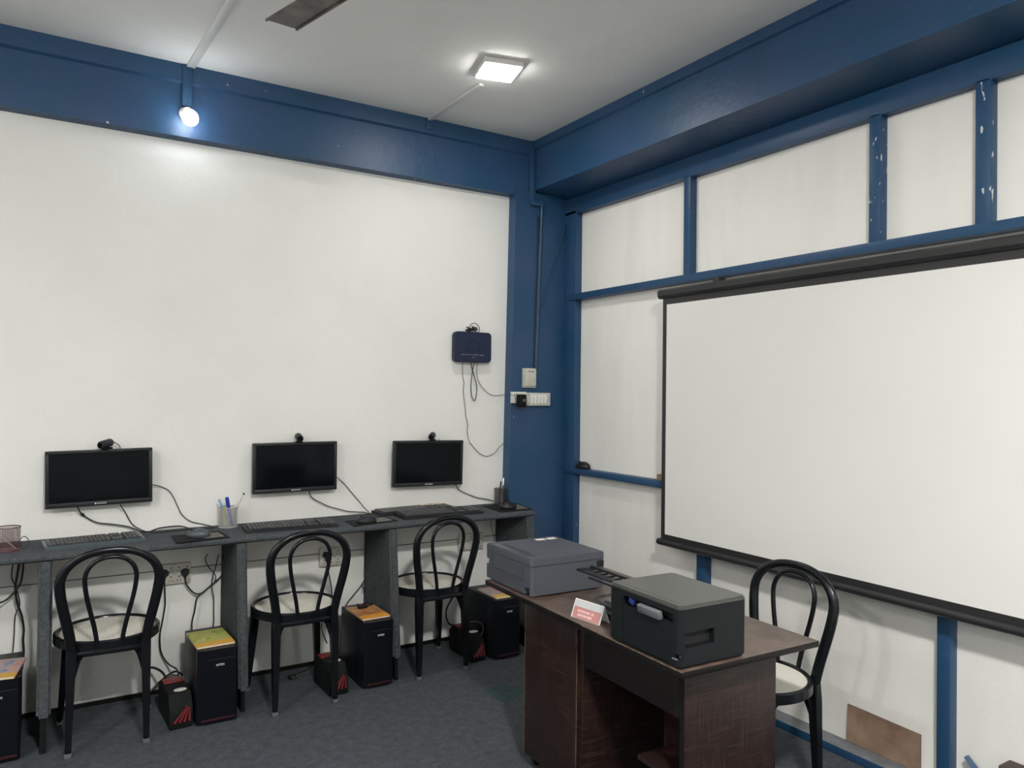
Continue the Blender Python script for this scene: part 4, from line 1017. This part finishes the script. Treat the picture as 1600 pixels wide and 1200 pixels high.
bm = bmesh.new(); bb(bm, (ix0 + 0.016, iy0 + th + 0.010, 0.53), (ix1 - 0.02, pedy - 0.010, 0.65)); obj('drawer_box', bm, 'black_matte', tb)
bm = bmesh.new(); bb(bm, (ix1 - 0.014, iy0 + th, 0.12), (ix1 - 0.002, pedy, TT - 0.0205)); obj('back_panel', bm, 'laminate', tb)
bm = bmesh.new(); bb(bm, (ix0 + 0.03, iy0 + th, 0.29), (ix1 - 0.014, iy0 + 0.25, 0.305)); obj('shelf', bm, 'laminate', tb)
bm = bmesh.new(); bb(bm, (ix0 - 0.001, iy0 - 0.0008, zb), (ix0 + 0.0005, iy0 + th, TT - 0.0205)); obj('panel_edging', bm, 'edge_band', tb)
for x_, y_ in ((ix0 + 0.03, iy0 + 0.03), (ix1 - 0.03, iy0 + 0.03), (ix0 + 0.03, iy1 - 0.03), (ix1 - 0.03, iy1 - 0.03), (ix0 + 0.03, pedy + 0.04), (ix1 - 0.03, pedy + 0.04)):
    bm = bmesh.new(); cyl(bm, (x_, y_ - 0.008, 0.018), (x_, y_ + 0.008, 0.018), 0.018); bx(bm, (x_, y_, 0.036), (0.02, 0.022, 0.018)); obj('castor', bm, 'black', tb)

# ------------------------------------------------------------------ printer 1 (slate)
PB = TT + 0.0006
s1 = thing('printer', 'slate grey flatbed printer on the far end of the brown table', 'printer', (1.620, 2.440, PB), rzT)
W1 = 0.352; L1 = 0.375; H1 = 0.148
bm = bmesh.new(); prism(bm, rrect(W1, L1, 0.014, 5, W1 / 2, L1 / 2), H1 - 0.034, axis=2, off=0.006)
bd = obj('body', bm, 'printer_grey', s1)
cut(bd, [((-0.01, 0.014, -0.01), (0.045, 0.052, 0.034)), ((-0.01, L1 - 0.03, 0.062), (0.02, L1 + 0.01, 0.088))])
bm = bmesh.new(); prism(bm, rrect(W1 + 0.002, L1 + 0.002, 0.015, 5, W1 / 2, L1 / 2), 0.026, axis=2, off=H1 - 0.026)
bmesh.ops.bevel(bm, geom=[e for e in bm.edges if all(v.co.z > H1 - 0.001 for v in e.verts)], offset=0.004, segments=2, affect='EDGES')
lid = obj('scanner_lid', bm, 'printer_grey', s1)
bm = bmesh.new(); bb(bm, (0.010, 0.055, H1 - 0.001), (0.062, 0.335, H1 + 0.0015), 0.001); obj('control_panel', bm, 'printer_grey_dark', s1)
bm = bmesh.new()
bb(bm, (-0.0016, 0.060, 0.060), (0.001, 0.315, 0.0625)); bb(bm, (-0.0016, 0.060, 0.062), (0.001, 0.0625, 0.120)); bb(bm, (-0.0016, 0.313, 0.060), (0.001, 0.3155, 0.120))
bb(bm, (0.002, -0.0010, 0.118), (W1 - 0.01, 0.001, 0.1205))
obj('seam_lines', bm, 'printer_grey_dark', bd)
bm = bmesh.new(); bb(bm, (W1 - 0.040, -0.0015, 0.088), (W1 - 0.006, 0.001, 0.114)); obj('tray_hole_shade', bm, 'void', bd)  # dark plate painted on for the shade in the tray hole
bm = bmesh.new(); bb(bm, (0.225, L1 - 0.060, H1 + 0.0), (0.270, L1 - 0.030, H1 + 0.001)); obj('sticker', bm, 'white_label', s1)
bm = bmesh.new(); bb(bm, (0.283, L1 - 0.060, H1 + 0.0), (0.325, L1 - 0.030, H1 + 0.001)); obj('sticker', bm, 'white_label', s1)
bm = bmesh.new()
for x_ in (0.06, W1 - 0.03):
    for y_ in (0.03, L1 - 0.03): cyl(bm, (x_, y_, 0), (x_, y_, 0.007), 0.012)
obj('feet', bm, 'black_matte', s1)

# ------------------------------------------------------------------ printer 2 (charcoal)
s2 = thing('printer', 'charcoal black printer with open side slot on the near end of the brown table', 'printer', (1.570, 1.590, PB), rzT)
W2 = 0.272; L2 = 0.335; H2 = 0.184
bm = bmesh.new(); prism(bm, rrect(W2, L2, 0.018, 6, W2 / 2, L2 / 2), H2 - 0.014, axis=2, off=0.004)
bmesh.ops.bevel(bm, geom=[e for e in bm.edges if all(v.co.z < 0.005 for v in e.verts)], offset=0.006, segments=2, affect='EDGES')
bd = obj('body', bm, 'printer_black', s2)
cut(bd, [((-0.01, 0.030, 0.128), (0.035, 0.262, 0.158)), ((-0.01, 0.045, 0.010), (0.0025, 0.262, 0.130)), ((0.020, -0.01, 0.062), (0.135, 0.022, 0.106)), ((-0.004, 0.004, 0.030), (0.012, 0.020, 0.044))])
bm = bmesh.new(); prism(bm, rrect(W2, L2, 0.020, 6, W2 / 2, L2 / 2), 0.011, axis=2, off=H2 - 0.0105)
bmesh.ops.bevel(bm, geom=[e for e in bm.edges if all(v.co.z > H2 - 0.001 for v in e.verts)], offset=0.004, segments=2, affect='EDGES')
lid = obj('scanner_lid', bm, 'printer_lid', s2)
bm = bmesh.new(); bb(bm, (0.022, 0.030, H2 + 0.0), (0.0235, 0.28, H2 + 0.0008)); obj('lid_seam', bm, 'void', lid)
bm = bmesh.new(); bb(bm, (0.028, 0.034, 0.129), (0.034, 0.258, 0.157)); obj('slot_shade', bm, 'void', s2)  # black sheet standing for the shade deep in the slot
bm = bmesh.new(); bx(bm, (-0.004, 0.128, 0.140), (0.016, 0.100, 0.024), 0.002, Matrix.Rotation(math.radians(-14), 3, 'Y')); obj('flap', bm, 'mid_grey', s2)
bm = bmesh.new(); bx(bm, (0.004, 0.222, 0.146), (0.008, 0.022, 0.016), 0.001, Matrix.Rotation(0.35, 3, 'X')); obj('blue_tab', bm, 'blue_tab', s2)
bm = bmesh.new(); bb(bm, (0.022, 0.018, 0.064), (0.133, 0.021, 0.104)); obj('handle_shade', bm, 'void', s2)  # black sheet that darkens the handle recess like shade
bm = bmesh.new(); bx(bm, (-0.001, 0.020, 0.030), (0.006, 0.020, 0.004), 0.001); cyl(bm, (0.010, 0.008, 0.038), (0.010, 0.004, 0.038), 0.003); obj('power_inlet', bm, 'mid_grey', s2)
# paper support that reaches back towards the other printer, with ribs, and the folded tray below it
bm = bmesh.new()
bb(bm, (0.060, L2 - 0.01, 0.142), (0.070, L2 + 0.20, 0.148), 0.002); bb(bm, (0.074, L2 - 0.01, 0.150), (0.106, L2 + 0.285, 0.155), 0.001)
bb(bm, (0.130, L2 - 0.01, 0.156), (0.140, L2 + 0.285, 0.164), 0.002)
for k in range(7): bb(bm, (0.102, L2 + 0.02 + k * 0.04, 0.151), (0.134, L2 + 0.026 + k * 0.04, 0.157))
bb(bm, (0.072, L2 + 0.270, 0.150), (0.138, L2 + 0.288, 0.158), 0.001)
obj('paper_support', bm, 'printer_black', s2)
bm = bmesh.new()
for zz, w_, ll in ((0.064, 0.16, 0.215), (0.040, 0.15, 0.195)):
    tube(bm, cr_path([V(0.09, L2 - 0.01, zz), V(0.09, L2 + ll * 0.75, zz), V(0.115, L2 + ll, zz + 0.002), V(0.08 + w_ * 0.8, L2 + ll, zz + 0.002), V(0.08 + w_, L2 + ll * 0.75, zz), V(0.08 + w_, L2 - 0.01, zz)], 6), 0.008, 8, flat=0.5)
bb(bm, (0.11, L2 - 0.01, 0.001), (0.23, L2 + 0.17, 0.007), 0.001)
bb(bm, (0.115, L2 + 0.10, 0.001), (0.13, L2 + 0.18, 0.062), 0.002)
bb(bm, (0.17, L2 + 0.10, 0.006), (0.185, L2 + 0.20, 0.056), 0.002)
obj('output_tray', bm, 'tray', s2)
bm = bmesh.new()
for x_ in (0.04, W2 - 0.04):
    for y_ in (0.04, L2 - 0.04): cyl(bm, (x_, y_, 0), (x_, y_, 0.006), 0.012)
obj('feet', bm, 'black_matte', s2)

# ------------------------------------------------------------------ name plate
na = Z(892, 963, PB); nb = Z(936, 978, PB); dn = (nb - na); L = dn.length; an = math.atan2(dn.y, dn.x)
npx = thing('name_plate', 'clear acrylic tent sign with a pink card between the two printers', 'sign', na, an)
fw = 0.064; hN = 0.060; dB = 0.052
bm = bmesh.new(); prism(bm, [(0, 0), (dB / 2 - 0.001, hN), (dB / 2 + 0.0015, hN), (0.003, 0)], L, axis=0)
obj('front_face', bm, 'acrylic', npx)
bm = bmesh.new(); prism(bm, [(dB, 0), (dB / 2 + 0.001, hN), (dB / 2 - 0.0015, hN), (dB - 0.003, 0)], L, axis=0)
obj('rear_face', bm, 'acrylic', npx)
sl = Matrix.Rotation(math.atan2(hN, dB / 2), 3, 'X')
def on_slope(bm, x0, x1, v0, v1, off_):
    """a thin plate on the sloping front face; v runs up the slope"""
    ux = V(0, dB / 2, hN).normalized(); nx = V(0, -hN, dB / 2).normalized()
    P = []
    for x_, v_ in ((x0, v0), (x1, v0), (x1, v1), (x0, v1)):
        P.append(V(x_, 0, 0) + ux * v_ + nx * off_)
    A = [bm.verts.new(p) for p in P]; B = [bm.verts.new(p + nx * 0.0006) for p in P]
    bm.faces.new(A); bm.faces.new(B)
    for i in range(4): bm.faces.new((A[i], A[(i + 1) % 4], B[(i + 1) % 4], B[i]))
SLL = V(0, dB / 2, hN).length
bm = bmesh.new(); on_slope(bm, 0.006, L - 0.006, 0.003, SLL * 0.62, 0.0004); cd_ = obj('pink_card', bm, 'plate_pink', npx)
bm = bmesh.new()
glyphs(bm, 0.026, SLL * 0.36, L * 0.56, 0.0085, 13, lambda bm, x, z, a, c_: on_slope(bm, x - a / 2, x + a / 2, z - c_ / 2, z + c_ / 2, 0.0011), 8, gap=(10,))
glyphs(bm, 0.030, SLL * 0.15, L * 0.50, 0.0085, 11, lambda bm, x, z, a, c_: on_slope(bm, x - a / 2, x + a / 2, z - c_ / 2, z + c_ / 2, 0.0011), 9)
obj('lettering', bm, 'plate_text', cd_)
bm = bmesh.new(); ux = V(0, -dB / 2, hN).normalized()
P = [V(0.012, dB - 0.006, 0.006), V(L - 0.004, dB - 0.006, 0.006), V(L - 0.004, dB / 2 + 0.0015, hN - 0.005), V(0.012, dB / 2 + 0.0015, hN - 0.005)]
A = [bm.verts.new(p) for p in P]; B = [bm.verts.new(p + V(0, -0.0006, 0)) for p in P]
bm.faces.new(A); bm.faces.new(B)
for i in range(4): bm.faces.new((A[i], A[(i + 1) % 4], B[(i + 1) % 4], B[i]))
obj('inner_card', bm, 'plate_paper', npx)
bm = bmesh.new()
for x_ in (0, L):
    tube(bm, [V(x_, 0.0015, 0.001), V(x_, dB / 2, hN)], 0.0014, 6); tube(bm, [V(x_, dB - 0.0015, 0.001), V(x_, dB / 2, hN)], 0.0014, 6)
tube(bm, [V(0, dB / 2, hN), V(L, dB / 2, hN)], 0.0016, 6)
obj('polished_edge', bm, 'acrylic_edge', npx)

# ------------------------------------------------------------------ repeats share a group
GR = {'chair': 'bentwood style cafe chairs', 'monitor': 'monitors on the wall above the long desk', 'webcam': 'webcams on the monitors', 'keyboard': 'keyboards on the long desk',
      'mouse': 'computer mice', 'mouse pad': 'mouse pads on the long desk', 'computer tower': 'computer towers under the long desk', 'book': 'books lying on the computer towers',
      'battery backup': 'battery backups on the floor', 'pen cup': 'mesh pen cups on the long desk', 'pen': 'pens in the mesh cups', 'cable': 'loose cables', 'plug': 'black power plugs',
      'socket board': 'socket boards under the long desk', 'ceiling light': 'square ceiling lights', 'light bulb': 'bare bulbs in holders', 'conduit': 'conduits on beams, column and ceiling', 'printer': 'printers on the brown table'}
for o in bpy.data.objects:
    if o.parent is None and o.get('category') in GR: o['group'] = GR[o['category']]
